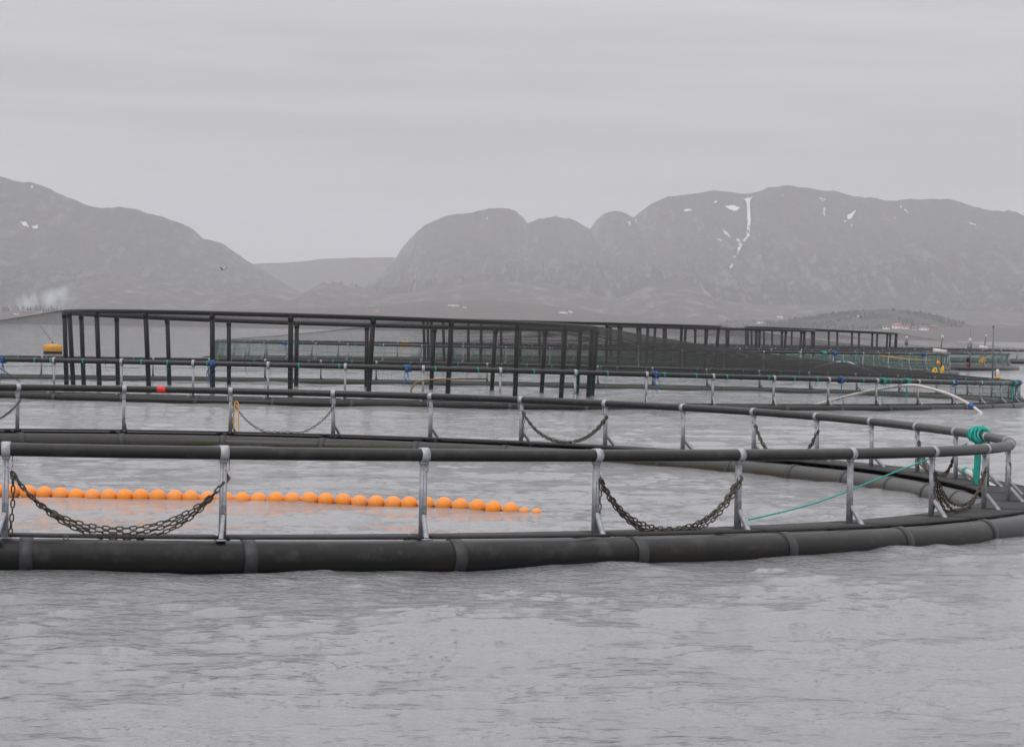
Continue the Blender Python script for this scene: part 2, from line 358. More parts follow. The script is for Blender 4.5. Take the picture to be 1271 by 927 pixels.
# ------------------------------------------------------------------ mountains and shore
HF = {}
def ridge(name, prof, Yc, Y0, Yb, material, cols, rows, amp, nscale, power=1.25, seed=0.0, label=None, ridged=True, base_z=-3.0, gul=0.0):
    pts = np.array([at(px, py, Yc)[[0, 2]] for px, py in prof])
    px_, pz_ = pts[:, 0], pts[:, 1]
    xs_ = np.linspace(px_[0], px_[-1], 600); pr_ = np.interp(xs_, px_, pz_); kw = max(3, int(600 * nscale * 1.2 / (px_[-1] - px_[0]))) 
    ker = np.hanning(2 * kw + 1); ker /= ker.sum(); ps_ = np.convolve(np.pad(pr_, kw, mode='edge'), ker, 'valid')
    def height(X, Y):
        v = (Y - Y0) / (Yc - Y0)
        up = np.clip(v, 0, 1)
        wob = (1 - up) * nscale * 1.1 * fbm(X / (nscale * 1.3) + seed * 3, Y / nscale + 4, 3)
        P = np.interp(X + wob, px_, pz_); Pb = np.interp(X + wob * 1.5, xs_, ps_)
        k = up ** 2.2; P = P * k + Pb * (1 - k)
        g = up ** power * (1 - 0.25 * np.sin(np.pi * up) * (power > 1))
        back = np.clip((Y - Yc) / (Yb - Yc), 0, 1); g = g * (1 - 0.9 * back ** 1.5)
        h = base_z + (P - base_z) * g
        w = np.clip(up * 3.0, 0, 1) * np.clip(1.06 - up, 0.05, 1)
        nn = fbm(X / nscale + seed, Y / (nscale * 2.2) + seed * 1.7, 6, ridged)
        n2 = fbm(X / (nscale * 0.22) + seed, Y / (nscale * 0.8), 4, True)
        h = h + amp * nn * w + amp * 0.25 * n2 * w * (up > 0) + gul * fbm(X / (nscale * 0.12), Y / (nscale * 1.4) + seed, 4, True) * w
        h = h + 0.034 * (P - base_z) * fbm(X / (nscale * 0.30) + 9, Y / (nscale * 0.6) + seed, 4, True) * np.clip(up * 1.2 - 0.2, 0, 1)
        h = h + 0.026 * (P - base_z) * fbm(X / (nscale * 0.12) + 5, Y / (nscale * 0.3), 5, False, 0.6) * np.clip(up, 0, 1)
        return h
    X = np.linspace(px_[0], px_[-1], cols)
    Yv = np.r_[np.linspace(Y0, Yc, int(rows * 0.8)), np.linspace(Yc, Yb, rows - int(rows * 0.8) + 1)[1:]]
    XX, YY = np.meshgrid(X, Yv); ZZ = height(XX, YY)
    V = np.stack([XX, YY, ZZ], -1).reshape(-1, 3)
    n, c = len(Yv), cols
    i = np.repeat(np.arange(n - 1), c - 1); j = np.tile(np.arange(c - 1), n - 1)
    Q = np.c_[i * c + j, i * c + j + 1, (i + 1) * c + j + 1, (i + 1) * c + j]
    o = link(name, mesh_np(name, V, Q, None, True, material)); tag(o, kind='structure', label=label)
    HF[name] = (height, Y0, Yb); o_h[name] = o
    return o
o_h = {}
def hit(name, px, py):
    """where the line of sight through a photo pixel meets that hillside"""
    h, Y0, Yb = HF[name]; Ys = np.linspace(Y0, Yb, 3000)
    d = F0 + RT * ((px - 635.5) / FPX) + UP * ((463.5 - py) / FPX)
    P = CAM[None] + d[None] * (Ys / d[1])[:, None]
    below = P[:, 2] < h(P[:, 0], P[:, 1])
    k = int(np.argmax(below)) if below.any() else None
    return None if k is None else P[k]

ridge('distant_ridge', [(230, 345), (300, 333), (318, 327), (330, 326), (345, 326), (375, 324), (400, 322), (440, 321), (490, 321), (540, 330), (640, 340)],
      10900, 9300, 12600, M['mountain'], 200, 50, 60, 900, 1.1, 3.1, 'pale far ridge between the two mountains')
ridge('mountain_left', [(-420, 150), (-250, 165), (-100, 190), (0, 219), (22, 224), (40, 229), (58, 236), (75, 243), (96, 252), (110, 257), (118, 258), (140, 259), (147, 258), (160, 261), (172, 262), (184, 267), (205, 272), (225, 280), (240, 287), (250, 298), (258, 300), (275, 304), (292, 313), (302, 322), (312, 327), (325, 337), (345, 350), (370, 362), (420, 385), (480, 402)],
      8200, 5400, 9800, M['mountain'], 480, 160, 120, 330, 1.15, 8.3, 'long dark hazy mountainside on the left', gul=40)
ridge('mountain_right', [(400, 402), (430, 385), (455, 360), (478, 340), (488, 326), (497, 310), (510, 296), (518, 288), (530, 279), (550, 270), (558, 268), (572, 267), (590, 265), (603, 262), (615, 260), (628, 260), (640, 264), (650, 272), (655, 279), (668, 273), (690, 269), (708, 274), (725, 282), (732, 286), (740, 275), (750, 266), (762, 263), (772, 265), (780, 270), (787, 272), (797, 264), (808, 256), (818, 251), (830, 246), (845, 246), (870, 241), (890, 239), (908, 241), (922, 242), (935, 240), (952, 236), (966, 234), (978, 232.5), (992, 234), (1006, 234), (1022, 237), (1035, 237), (1046, 243), (1060, 246), (1080, 249), (1100, 251), (1118, 251), (1140, 249), (1160, 248), (1178, 249), (1195, 253), (1210, 258), (1230, 261), (1250, 262), (1262, 264), (1271, 269), (1320, 280), (1420, 300), (1600, 330)],
      9200, 5600, 11000, M['mountain'], 760, 200, 150, 360, 1.1, 21.7, 'broad rocky mountain massif with snow patches', gul=60)
ridge('foothills', [(-200, 380), (-60, 378), (20, 380), (60, 370), (85, 360), (110, 352), (150, 344), (172, 343), (190, 347), (230, 356), (260, 364), (300, 362), (330, 358), (370, 366), (400, 352), (430, 356), (480, 366), (520, 362), (550, 355), (575, 351), (600, 350), (640, 350), (680, 352), (720, 362), (760, 372), (785, 366), (805, 356), (822, 351), (845, 349), (868, 354), (885, 370), (920, 377), (960, 380), (1020, 378), (1080, 384), (1160, 386), (1271, 388), (1400, 392)],
      6000, 4900, 7400, M['foothill'], 620, 90, 22, 110, 1.0, 5.5, 'low pale rocky foothills under the mountains')
ridge('shore_land', [(-260, 392), (-100, 389), (0, 387), (40, 383), (100, 386), (160, 388), (200, 388), (280, 385), (340, 383), (420, 382), (480, 380), (520, 375), (560, 374), (600, 373), (640, 376), (680, 379), (720, 385), (760, 391), (830, 397), (900, 399), (960, 397), (1010, 398), (1100, 402), (1271, 404), (1420, 408)],
      4700, 4100, 5300, M['shore'], 620, 80, 9, 55, 0.8, 2.2, 'low heath land along the far shore', base_z=-1.5)
ridge('wooded_hill', [(900, 410), (930, 404), (960, 399), (1000, 394), (1030, 389), (1060, 386), (1085, 384), (1110, 384), (1140, 387), (1165, 393), (1190, 400), (1215, 406), (1235, 412)],
      4350, 4080, 4650, M['woodhill'], 200, 60, 5, 45, 0.7, 9.9, 'wooded knoll behind the white houses on the far shore', base_z=-1.5)
ridge('shore_strip', [(860, 416), (900, 413), (1000, 410), (1080, 408), (1130, 407), (1200, 406), (1240, 407), (1300, 408), (1420, 411)],
      4150, 3900, 4500, M['shore'], 260, 40, 3, 30, 0.7, 4.4, 'flat brown strip of shore at the right', base_z=-1.0)

SNOW = [('mountain_right', [[(923, 247), (929, 246), (935, 244), (931, 249), (927, 250)], [(926.5, 249), (931, 249), (930.5, 262), (927.5, 262)], [(927, 261), (931, 261), (931, 274), (928, 275)], [(928, 274), (931.5, 273), (931, 284), (928, 286)], [(927, 285), (931, 283), (930, 293), (926.5, 295)],
        [(914, 297), (916, 296), (920, 301), (925, 295), (929, 293), (925, 301), (921, 306), (917, 303)], [(917.5, 304), (921, 305), (918, 311), (916, 312)], [(915, 313), (917, 313), (916, 317)], [(911, 318), (913, 317), (912, 320)],
        [(899, 256), (908, 254), (918, 257), (915, 262), (905, 259)], [(849, 261), (858, 259), (858, 262), (850, 262)], [(897, 285), (903, 289), (907, 294), (904, 294), (900, 290)],
        [(890, 296), (896, 298), (895, 299)], [(1017, 245), (1025, 247), (1021, 250)], [(1022, 257), (1024, 259), (1024, 268), (1022, 266)],
        [(1052, 267), (1063, 261), (1059, 268), (1055, 273), (1052, 271)], [(1047, 273), (1051, 274), (1049, 276)], [(1057, 277), (1059, 279), (1056, 283)],
        [(1117, 253), (1119, 257), (1117, 259)], [(1122, 259), (1128, 264), (1125, 263)], [(1110, 268), (1112, 271), (1110, 272)], [(1200, 274), (1208, 277), (1212, 280), (1204, 278)], [(1211, 281), (1212, 284), (1210, 283)],
        [(905, 331), (910, 327), (909, 331), (907, 334)], [(603, 270), (606, 270), (605, 273)], [(780, 275), (783, 276), (782, 280)], [(788, 273), (790, 273), (790, 276)], [(970, 243), (972, 242), (971, 244)], [(886, 251), (892, 249), (889, 251)]]),
        ('mountain_left', [[(25, 275), (31, 275), (36, 281), (30, 281)], [(39, 281), (47, 279), (47, 283), (42, 284)], [(38, 231), (41, 231), (40, 234)]])]
def build_snow():
    for hill, polys in SNOW:
        for poly in polys:
            P = np.array(poly, float); c = P.mean(0); Q = []
            for k in range(len(P)):                              # ragged thawing edge
                a, b = P[k], P[(k + 1) % len(P)]
                for u in (0, 0.33, 0.67):
                    p = a * (1 - u) + b * u + RNG.normal(0, 0.55, 2); Q.append(p)
            pts = [hit(hill, *p) for p in Q]
            if any(p is None for p in pts): continue
            pts = np.array(pts)
            med = np.median(pts[:, 1]); pts = np.array([at(q[0], q[1], np.clip(p[1], med - 250, med + 250)) for q, p in zip(Q, pts)])
            d = pts - CAM; d /= np.linalg.norm(d, axis=1)[:, None]
            front = pts - d * 16.0; back = pts + d * 30.0        # a drift with thickness lying in its gully
            n = len(pts)
            me = bpy.data.meshes.new('snow_patch')
            F = [list(range(n)), list(range(2 * n - 1, n - 1, -1))] + [[k, (k + 1) % n, n + (k + 1) % n, n + k] for k in range(n)]
            me.from_pydata([tuple(v) for v in np.r_[front, back]], [], F); me.materials.append(M['snow'])
            link('snow_patch', me, o_h[hill])
build_snow()

# haze: one even body of pale air round everything
hz = MB().box((-9000, -400, -4.0), (9000, 17600, 620))
mh = bpy.data.materials.new('haze_air'); mh.use_nodes = True; t = mh.node_tree; t.nodes.clear()
ho = t.nodes.new('ShaderNodeOutputMaterial'); hv = t.nodes.new('ShaderNodeVolumePrincipled')
hv.inputs['Color'].default_value = (0.915, 0.91, 0.955, 1); hv.inputs['Density'].default_value = 8.7e-5; hv.inputs['Anisotropy'].default_value = 0.1
t.links.new(hv.outputs[0], ho.inputs['Volume'])
tag(hz.build('haze', mh), kind='stuff', label='pale grey haze over the fjord', cat='haze')

# ================================================================== fish cages
class Ring:
    """closed ring seen from above: radius with harmonics, posts evenly spaced along it"""
    def __init__(s, p, n, K=4, fk=0.6):
        cx, cy, r0 = p[:3]; h = p[5:5 + 2 * (K - 1)]; z = p[5 + 2 * (K - 1):]
        t = np.linspace(-np.pi, np.pi, 1441); rr = np.full_like(t, r0)
        for k in range(2, K + 1): rr = rr + h[2 * (k - 2)] * np.cos(k * t) + h[2 * (k - 2) + 1] * np.sin(k * t)
        X = cx + rr * np.sin(t); Y = cy - rr * np.cos(t)
        Z = z[0] + z[1] * np.cos(t) + z[2] * np.sin(t) + z[3] * np.cos(2 * t) + z[4] * np.sin(2 * t)
        s.s = np.r_[0, np.cumsum(np.hypot(np.diff(X), np.diff(Y)))]; s.L = s.s[-1]
        s.X, s.Y, s.Z, s.n = X, Y, Z, n; s.start = p[3] * s.L / (2 * np.pi) + s.L / 2; s.step = s.L / n; s.c = np.array([cx, cy])
        s.t = t; s.fk = fk
    def f(s, u, d=0.0, z=0.0, hk=1.0, wide=0.0):
        """u in post steps; d outward offset; returns points"""
        q = (s.start + np.asarray(u, float) * s.step) % s.L
        e = 0.15
        I = lambda a, w: np.interp(w % s.L, s.s, a)
        tx = I(s.X, q + e) - I(s.X, q - e); ty = I(s.Y, q + e) - I(s.Y, q - e); l = np.hypot(tx, ty)
        nx, ny = ty / l, -tx / l
        d = d + wide * np.clip(nx, 0, 1) ** 1.3
        zz = I(s.Z, q); fl = np.maximum(zz * s.fk, -0.06)
        zz = hk * zz + (1 - hk) * fl
        return np.stack([I(s.X, q) + nx * d, I(s.Y, q) + ny * d, zz + z], -1), np.arctan2(-nx, ny)
    def loop(s, m, d=0.0, z=0.0, hk=1.0, wide=0.0): return s.f(np.arange(m) * s.n / m, d, z, hk, wide)[0]

def post_meshes(rail_r, hp):
    """stanchion standing at the origin, +Y outward; hp is the height of the rail axis above its foot"""
    top = hp - rail_r - 0.005
    p = MB()
    for k in range(2):                                                      # two flanged halves with a shadow joint, a little wider below
        x0, x1 = ((-0.040, 0.006), (0.010, 0.040))[k]
        p.add([(x0, -0.028, 0), (x1, -0.028, 0), (x1, 0.030, 0), (x0, 0.030, 0), (x0 * 0.85, -0.026, top), (x1 * 0.85, -0.026, top), (x1 * 0.85, 0.028, top), (x0 * 0.85, 0.028, top)],
              [(0, 3, 2, 1), (4, 5, 6, 7), (0, 1, 5, 4), (1, 2, 6, 5), (2, 3, 7, 6), (3, 0, 4, 7)])
    p.box((-0.030, -0.02, 0), (0.030, 0.022, top - 0.002))
    for zz in (0.10, 0.30, 0.80):                                           # bolt heads
        p.box((-0.026, 0.0305, zz * hp), (-0.010, 0.040, zz * hp + 0.016)); p.box((-0.026, -0.040, zz * hp), (-0.010, -0.0285, zz * hp + 0.016))
    p.box((-0.075, -0.07, -0.015), (0.075, 0.07, 0.0))                      # foot plate
    p.box((-0.030, -0.034, top - 0.16), (0.030, -0.0285, top - 0.13))        # bolted strap
    post = p.mesh('post', M['galv'])
    b = MB().bar((0.004, 0.034, 0.27 * hp), (0.075, 0.25, 0.012), 0.055, 0.045, (1, 0, 0))
    b.box((0.02, 0.22, 0.0), (0.13, 0.31, 0.014))
    brace = b.mesh('brace', M['galv'])
    th = np.linspace(0, 2 * np.pi, 21)[:-1]
    V = []; r1, r2, w = rail_r + 0.001, rail_r + 0.013, 0.05
    for x in (-w, w):
        for r in (r1, r2): V += [(x, r * math.cos(a), hp + r * math.sin(a)) for a in th]
    Q = []
    for k in range(20):
        k2 = (k + 1) % 20
        Q += [(20 + k, 60 + k, 60 + k2, 20 + k2), (k, 20 + k, 20 + k2, k2), (40 + k, 40 + k2, 60 + k2, 60 + k)]
    cl = MB().add(V, Q); cl.box((-0.045, -0.03, top - 0.03), (0.045, 0.03, top + 0.006))
    clamp = cl.mesh('clamp', M['clamp'])
    hk = MB().tube([(-0.07, -0.02, hp - rail_r), (-0.075, -0.03, hp - rail_r - 0.11), (-0.055, -0.035, hp - rail_r - 0.15), (-0.025, -0.03, hp - rail_r - 0.13)], 0.006, 5)
    hook = hk.mesh('hook', M['galv'])
    return post, brace, clamp, hook

def band_mesh(r, w=0.075, gap=True):
    th = np.linspace(0, 2 * np.pi, 25)[:-1]; V = []
    for x in (-w, w):
        for rr in (r - 0.01, r + 0.014): V += [(x, rr * math.cos(a), rr * math.sin(a)) for a in th]
    Q = []; n = 24
    for k in range(n):
        k2 = (k + 1) % n
        Q += [(n + k, 3 * n + k, 3 * n + k2, n + k2), (k, n + k, n + k2, k2), (2 * n + k, 2 * n + k2, 3 * n + k2, 3 * n + k)]
    m_ = MB().add(V, Q)
    return m_

def cage(ring, label, rail_h, float_top, rail_r, float_r, gap_w, detail, group='round fish cages', wide=0.0):
    root = empty('fish_cage', (ring.c[0], ring.c[1], 0), label=label, cat='fish cage', group=group)
    inv = lambda P: np.asarray(P) - np.array([ring.c[0], ring.c[1], 0])
    nseg = 6 * ring.n
    sd_ = 22 if detail >= 3 else (12 if detail == 2 else 8)
    rail = MB().tube(inv(ring.loop(nseg, 0, rail_h)), rail_r, sd_, True).build('handrail', M['rail'], root, True)
    fz = float_top - float_r
    d_in, d_out = -0.42 if wide else -0.26, gap_w; drop_in = 0.05 if wide else 0.0
    fo = MB().tube(inv(ring.loop(nseg, d_out, fz, 0, wide)), float_r, sd_, True).build('float_pipe', M['float_out'], root, True)
    fi = MB().tube(inv(ring.loop(nseg, d_in, fz - drop_in, 0)), float_r, sd_, True).build('float_pipe', M['float_in'], root, True)
    hp = rail_h - float_top
    post, brace, clamp, hook = post_meshes(rail_r, hp)
    for k in range(ring.n):
        (Pt,), (rz,) = ring.f([k], 0, float_top, 0)
        (Pr,), _ = ring.f([k], 0, rail_h, 1)
        sc = (Pr[2] - Pt[2]) / hp
        po = link('post', post, root, inv(Pt), rz, (1, 1, sc))
        link('clamp', clamp, po); link('brace', brace, po)
        if detail >= 3: link('hook', hook, po)
    if detail >= 2:
        bm_ = band_mesh(float_r); bme = bm_.mesh('band', M['band'])
        st = MB().box((-0.03, -gap_w * 0.5 - 0.2, 0.0), (0.03, gap_w * 0.5 + 0.1, 0.02)).mesh('cross_beam', M['band'])
        for k in range(ring.n):
            for par, d, wd, dz_ in ((fo, d_out, wide, 0.0), (fi, d_in, 0.0, drop_in)):
                u = k + (0.10 if par is fo else 0.03)
                (Pb,), (rz,) = ring.f([u], d, fz - dz_, 0, wd)
                link('band', bme, par, inv(Pb), rz)
    if detail >= 2:                                             # walkway grating, one panel to a bay
        for k in range(ring.n):
            u = np.linspace(k + 0.012, k + 0.988, 6)
            a, _ = ring.f(u, d_in + 0.06, float_top + 0.006, 0); b, _ = ring.f(u, d_out - 0.08, float_top + 0.006, 0, wide)
            V = np.r_[inv(a), inv(b), inv(a) + [0, 0, 0.03], inv(b) + [0, 0, 0.03]]; n = 6; Q = []
            for i in range(n - 1):
                Q += [(2 * n + i, 2 * n + i + 1, 3 * n + i + 1, 3 * n + i), (i, n + i, n + i + 1, i + 1), (i, i + 1, 2 * n + i + 1, 2 * n + i), (n + i, 3 * n + i, 3 * n + i + 1, n + i + 1)]
            Q += [(0, 2 * n, 3 * n, n), (n - 1, 2 * n - 1, 4 * n - 1, 3 * n - 1)]
            MB().add(V, Q).build('walkway_panel', M['deck'], root)
    return root, rail, inv

# -- ring shapes (centre, size, phase, post pitch, slight ovality, slow heave along the ring)
ring1 = Ring([-3.642, 55.129, 14.498, 0.177, 2.457, 4.474, 0.456, 0.075, -2.025, -0.481, -0.05, -0.058, 0.033, -0.099, 0.027, -0.022], 42)
ring2 = Ring([-5.733, 138.277, 25.566, -0.44, 2.761, -2.5, -0.326, 1.041, 0.477, -0.049, -0.049, -0.061, 0.16, -0.087, 0.098, -0.027], 59, fk=0.1)
ring3 = Ring([5.2, 250, 28.3, 0.124 - 0.1083 * 11, 3.05] + [0] * 6 + [0.0, 0.02, 0, 0, 0], 58)
ring4 = Ring([18.8, 302, 27.5, 0.03, 3.0] + [0] * 6 + [0] * 5, 58)
ring5 = Ring([40.0, 397, 27.5, 0.01, 3.0] + [0] * 6 + [0] * 5, 58)

c1, rail1, inv1 = cage(ring1, 'nearest fish cage with bare grey posts, chains and no net frame', 1.32, 0.335, 0.076, 0.20, 0.03, 3, wide=0.75)
c2, rail2, inv2 = cage(ring2, 'second fish cage, hung with thin nets, right behind the nearest one', 1.19, 0.20, 0.088, 0.17, 0.34, 2)
c3, rail3, inv3 = cage(ring3, 'third fish cage in the row, with green side nets', 1.58, 0.36, 0.085, 0.22, 0.7, 2)
c4, rail4, inv4 = cage(ring4, 'fourth fish cage in the row, its green netted end by the tall grey pole', 1.45, 0.36, 0.085, 0.23, 0.7, 1)
c5, rail5, inv5 = cage(ring5, 'farthest fish cage, cut off by the right edge', 1.45, 0.36, 0.09, 0.23, 0.7, 1)

# red tape on the back rail
def rail_sleeve(ring, inv, rail_h, rail_r, u0, u1, name, material, parent, label=None):
    P = inv(ring.f(np.linspace(u0, u1, 5), 0, rail_h)[0])
    o = MB().tube(P, rail_r + 0.006, 20).build(name, material, parent, True)
    if label: o['label'] = label
    return o
rail_sleeve(ring1, inv1, 1.32, 0.076, 22 - 0.385, 22 - 0.305, 'tape', M['red'], rail1, 'red tape wrapped round the handrail')

# -- jump nets (side nets) of the netted cages: real twine
def strips(P, Q, w):
    """thin three-sided twines from P[i] to Q[i]"""
    T = Q - P; T = T / (np.linalg.norm(T, axis=1)[:, None] + 1e-9)
    up = np.where(np.abs(T[:, 2:3]) > 0.9, np.array([[1.0, 0.3, 0]]), np.array([[0, 0, 1.0]]))
    A = np.cross(T, up); A /= np.linalg.norm(A, axis=1)[:, None]; B = np.cross(T, A)
    V = []
    for k in range(3):
        a = 2 * np.pi * k / 3 + 0.5; o_ = (A * math.cos(a) + B * math.sin(a)) * w / 2; V += [P + o_, Q + o_]
    n = len(P); V = np.stack(V, 1).reshape(-1, 3); b = np.arange(n)[:, None] * 6
    Qd = np.concatenate([b + [2 * k, 2 * ((k + 1) % 3), 2 * ((k + 1) % 3) + 1, 2 * k + 1] for k in range(3)])
    return V, Qd
def side_net(ring, root, inv, z0, z1, pitch, w, material, d=-0.12, rows=12, seg=4):
    n = int(ring.L / pitch); u = np.arange(n) * ring.n / n
    jit = RNG.normal(0, 0.15, n) * ring.n / n
    wav = 0.05 * np.sin(u * 2.1) + 0.03 * np.sin(u * 5.3 + 1)
    a = inv(ring.f(u, d, z0, 0)[0]); b = inv(ring.f(u + jit, d * 0.6, z1)[0]); mid = (a + b) / 2
    th = np.arctan2(mid[:, 1], mid[:, 0]); mid[:, 0] += -np.cos(th) * (0.05 + wav); mid[:, 1] += -np.sin(th) * (0.05 + wav)
    B_ = MB()
    B_.add(*strips(a, mid, w)); B_.add(*strips(mid, b, w))
    m2 = ring.n * seg; uu = np.arange(m2) * ring.n / m2
    for r in range(rows + 1):
        f = r / rows; bulge = 0.05 * math.sin(math.pi * f)
        P = inv(ring.f(uu, d * (1 - 0.4 * f) - bulge, z0 + (z1 - z0) * f, f)[0])
        P[:, 2] -= 0.02 * f * (1 - np.cos(2 * np.pi * uu))
        B_.add(*strips(P, np.roll(P, -1, 0), w * (1.0 if r % 6 else 2.5)))
    o = B_.build('side_net', material, root); o['kind'] = 'stuff'
    return o
side_net(ring2, c2, inv2, 0.18, 1.14, 0.065, 0.0058, M['net_pale'], rows=14)
side_net(ring3, c3, inv3, 0.30, 1.52, 0.10, 0.010, M['net_green'], rows=13, seg=3)
side_net(ring4, c4, inv4, 0.30, 1.40, 0.14, 0.014, M['net_green'], rows=9, seg=3)
side_net(ring5, c5, inv5, 0.30, 1.40, 0.14, 0.014, M['net_green'], rows=9, seg=3)

# -- mid ropes, drop lines and ties
def rope_run(ring, inv, root, zs, r, material, sag=0.05, d=-0.10, name='net_rope'):
    u = np.arange(ring.n * 6) / 6.0
    P = inv(ring.f(u, d, zs, 0.6)[0]); P[:, 2] -= sag * (np.sin(np.pi * (u % 1.0)) ** 2) * (0.6 + 0.6 * np.sin(np.floor(u) * 2.7)) 
    MB().tube(P, r, 5, True).build(name, material, root, True)
rope_run(ring2, inv2, c2, 0.74, 0.009, M['dark_rope'])
rope_run(ring3, inv3, c3, 1.05, 0.012, M['dark_rope'])

def ties(ring, inv, rail, rail_h, rail_r, per, mats, drop=0.6, us=None, rr=0.008):
    us = us if us is not None else np.arange(0, ring.n, 1.0 / per)
    for k, u in enumerate(us):
        u = u + random.uniform(-0.12, 0.12)
        ph = np.linspace(0, 2 * np.pi, 13)
        (C_,), (rz,) = ring.f([u], 0, rail_h)
        c = inv([C_])[0]; ex = np.array([math.cos(rz), math.sin(rz), 0]); ey = np.array([-math.sin(rz), math.cos(rz), 0])
        B_ = MB()
        for q in range(3):
            R_ = rail_r + rr * 0.8
            P = [c + ex * (0.018 * (q - 1) + 0.01 * math.sin(a)) + ey * R_ * math.cos(a) + np.array([0, 0, R_ * math.sin(a)]) for a in ph]
            B_.tube(P, rr, 5)
        if random.random() < 0.75:
            ln = random.uniform(0.25, drop); sx = random.uniform(-0.12, 0.12)
            P = [c + ex * sx * f ** 2 + ey * (-0.05 + 0.03 * math.sin(4 * f)) - np.array([0, 0, rail_r + ln * f]) for f in np.linspace(0, 1, 6)]
            B_.tube(P, rr * 0.7, 4)
        B_.build('rope_tie', mats[k % len(mats)], rail, True)
ties(ring2, inv2, rail2, 1.19, 0.088, 2.3, [M['teal'], M['teal'], M['dark_rope'], M['teal']], 0.75)
ties(ring3, inv3, rail3, 1.58, 0.085, 1.2, [M['teal'], M['teal'], M['dark_rope'], M['teal'], M['blue']], 0.9, rr=0.014)
ties(ring4, inv4, rail4, 1.45, 0.085, 0.6, [M['teal'], M['blue'], M['teal']], 0.9, rr=0.018)

# ------------------------------------------------------------------ black frames that carry the bird nets, and the nets
def ring_dict(cx, cy, r, tilt):
    return dict(c=np.array([cx, cy]), r=r, tilt=tilt)
def frame(cx, cy, r, n, phase, ztop, zx, zy, pr, label):
    root = empty('net_tower', (cx, cy, 0), label=label, cat='net tower', group='black frames inside the cages')
    def top(a): a = np.asarray(a); return np.stack([r * np.sin(a), -r * np.cos(a), ztop + zx * np.sin(a) - zy * np.cos(a) + 0 * a], -1)
    a = np.linspace(0, 2 * np.pi, 121)[:-1]
    MB().tube(top(a), pr * 0.92, 12, True).build('top_ring', M['black'], root, True)
    b = top(a).copy(); b[:, 2] = -0.28; b[:, :2] *= 0.985
    MB().tube(b, pr * 1.6, 12, True).build('base_ring', M['black'], root, True)
    for k in range(n):
        q = phase + 2 * np.pi * k / n; p1 = top(q); p0 = np.array([p1[0] * 0.985, p1[1] * 0.985, -0.25])
        p0[:2] += RNG.normal(0, 0.05, 2)
        B_ = MB().tube(np.array([p0, p0 * 0.5 + p1 * 0.5, p1]), pr, 12)
        po = B_.build('post', M['black'], root, True)
        MB().tube(np.array([p1 - [0, 0, pr * 2.4], p1 - [0, 0, pr * 0.5]]), pr * 1.15, 12).build('collar', M['black'], po, True)
    return root, top
def bird_net(root_c, top, ring, rail_h, nr, rings_out, w, sag, label, top_sp=0.3, rtop=10.0, sagR=0.0, thick=0.0):
    c = np.array([root_c[0], root_c[1], 0.0])
    B_ = MB()
    a = np.linspace(-np.pi, np.pi, nr, endpoint=False)
    tp = top(a) + c + [0, 0, 0.08]
    # matching points on the cage rail by direction from the frame
    fine = ring.f(np.linspace(0, ring.n, 1200, endpoint=False), 0.0, rail_h + 0.06)[0]
    ang = np.arctan2(fine[:, 0] - c[0], -(fine[:, 1] - c[1])); o_ = np.argsort(ang); ang = ang[o_]; fine = fine[o_]
    def rail_at(q):
        q = (q + np.pi) % (2 * np.pi) - np.pi
        return np.stack([np.interp(q, ang, fine[:, k], period=2 * np.pi) for k in range(3)], -1)
    bp = rail_at(a)
    def surf(u, aa, tt, bb):
        P = tt * (1 - u) + bb * u
        s = sag * (1 + 0.15 * np.sin(aa * 7) + 0.1 * np.sin(aa * 3 + 1)) + sagR * np.clip(np.sin(aa), 0, 1) ** 2
        P = P.copy(); P[:, 2] -= s * 4 * u * (1 - u) * (1.25 - 0.5 * u)
        return P
    us = np.linspace(0, 1, 13)
    for k in range(12): B_.add(*strips(surf(us[k], a, tp, bp), surf(us[k + 1], a, tp, bp), w))
    a2 = np.linspace(-np.pi, np.pi, 260, endpoint=False); t2 = top(a2) + c + [0, 0, 0.08]; b2 = rail_at(a2)
    for u in np.linspace(0, 1, rings_out):
        P = surf(u, a2, t2, b2); B_.add(*strips(P, np.roll(P, -1, 0), w * (1 + thick * (1.7 - u) * np.clip(np.sin(a2) * 1.6 - 0.3, 0, 1))[:, None]))
    # the flat roof of the net over the frame
    z0 = tp[:, 2].mean()
    for ax in (0, 1):
        for s in np.arange(-rtop + 0.1, rtop, top_sp):
            half = math.sqrt(max(rtop ** 2 - s * s, 0)); v = np.linspace(-half, half, 9)
            P = np.zeros((9, 3)); P[:, ax] = s; P[:, 1 - ax] = v
            q = np.hypot(P[:, 0], P[:, 1]) / rtop
            an = np.arctan2(P[:, 0], -P[:, 1]); P[:, 2] = top(an)[:, 2] * q + z0 * (1 - q) + 0.08 * q - 0.22 * (1 - q ** 2)
            P[:, :2] += c[:2]
            B_.add(*strips(P[:-1], P[1:], w))
    o = B_.build('bird_net', M['net_black']); o.data.transform(Matrix.Translation(Vector(-c))); o.location = c
    tag(o, label=label, cat='bird net', group='black bird nets')
    # edge rope of the net along the rail and along the frame
    MB().tube(bp - c, 0.02, 5, True).build('edge_rope', M['black'], o, True)
    return o

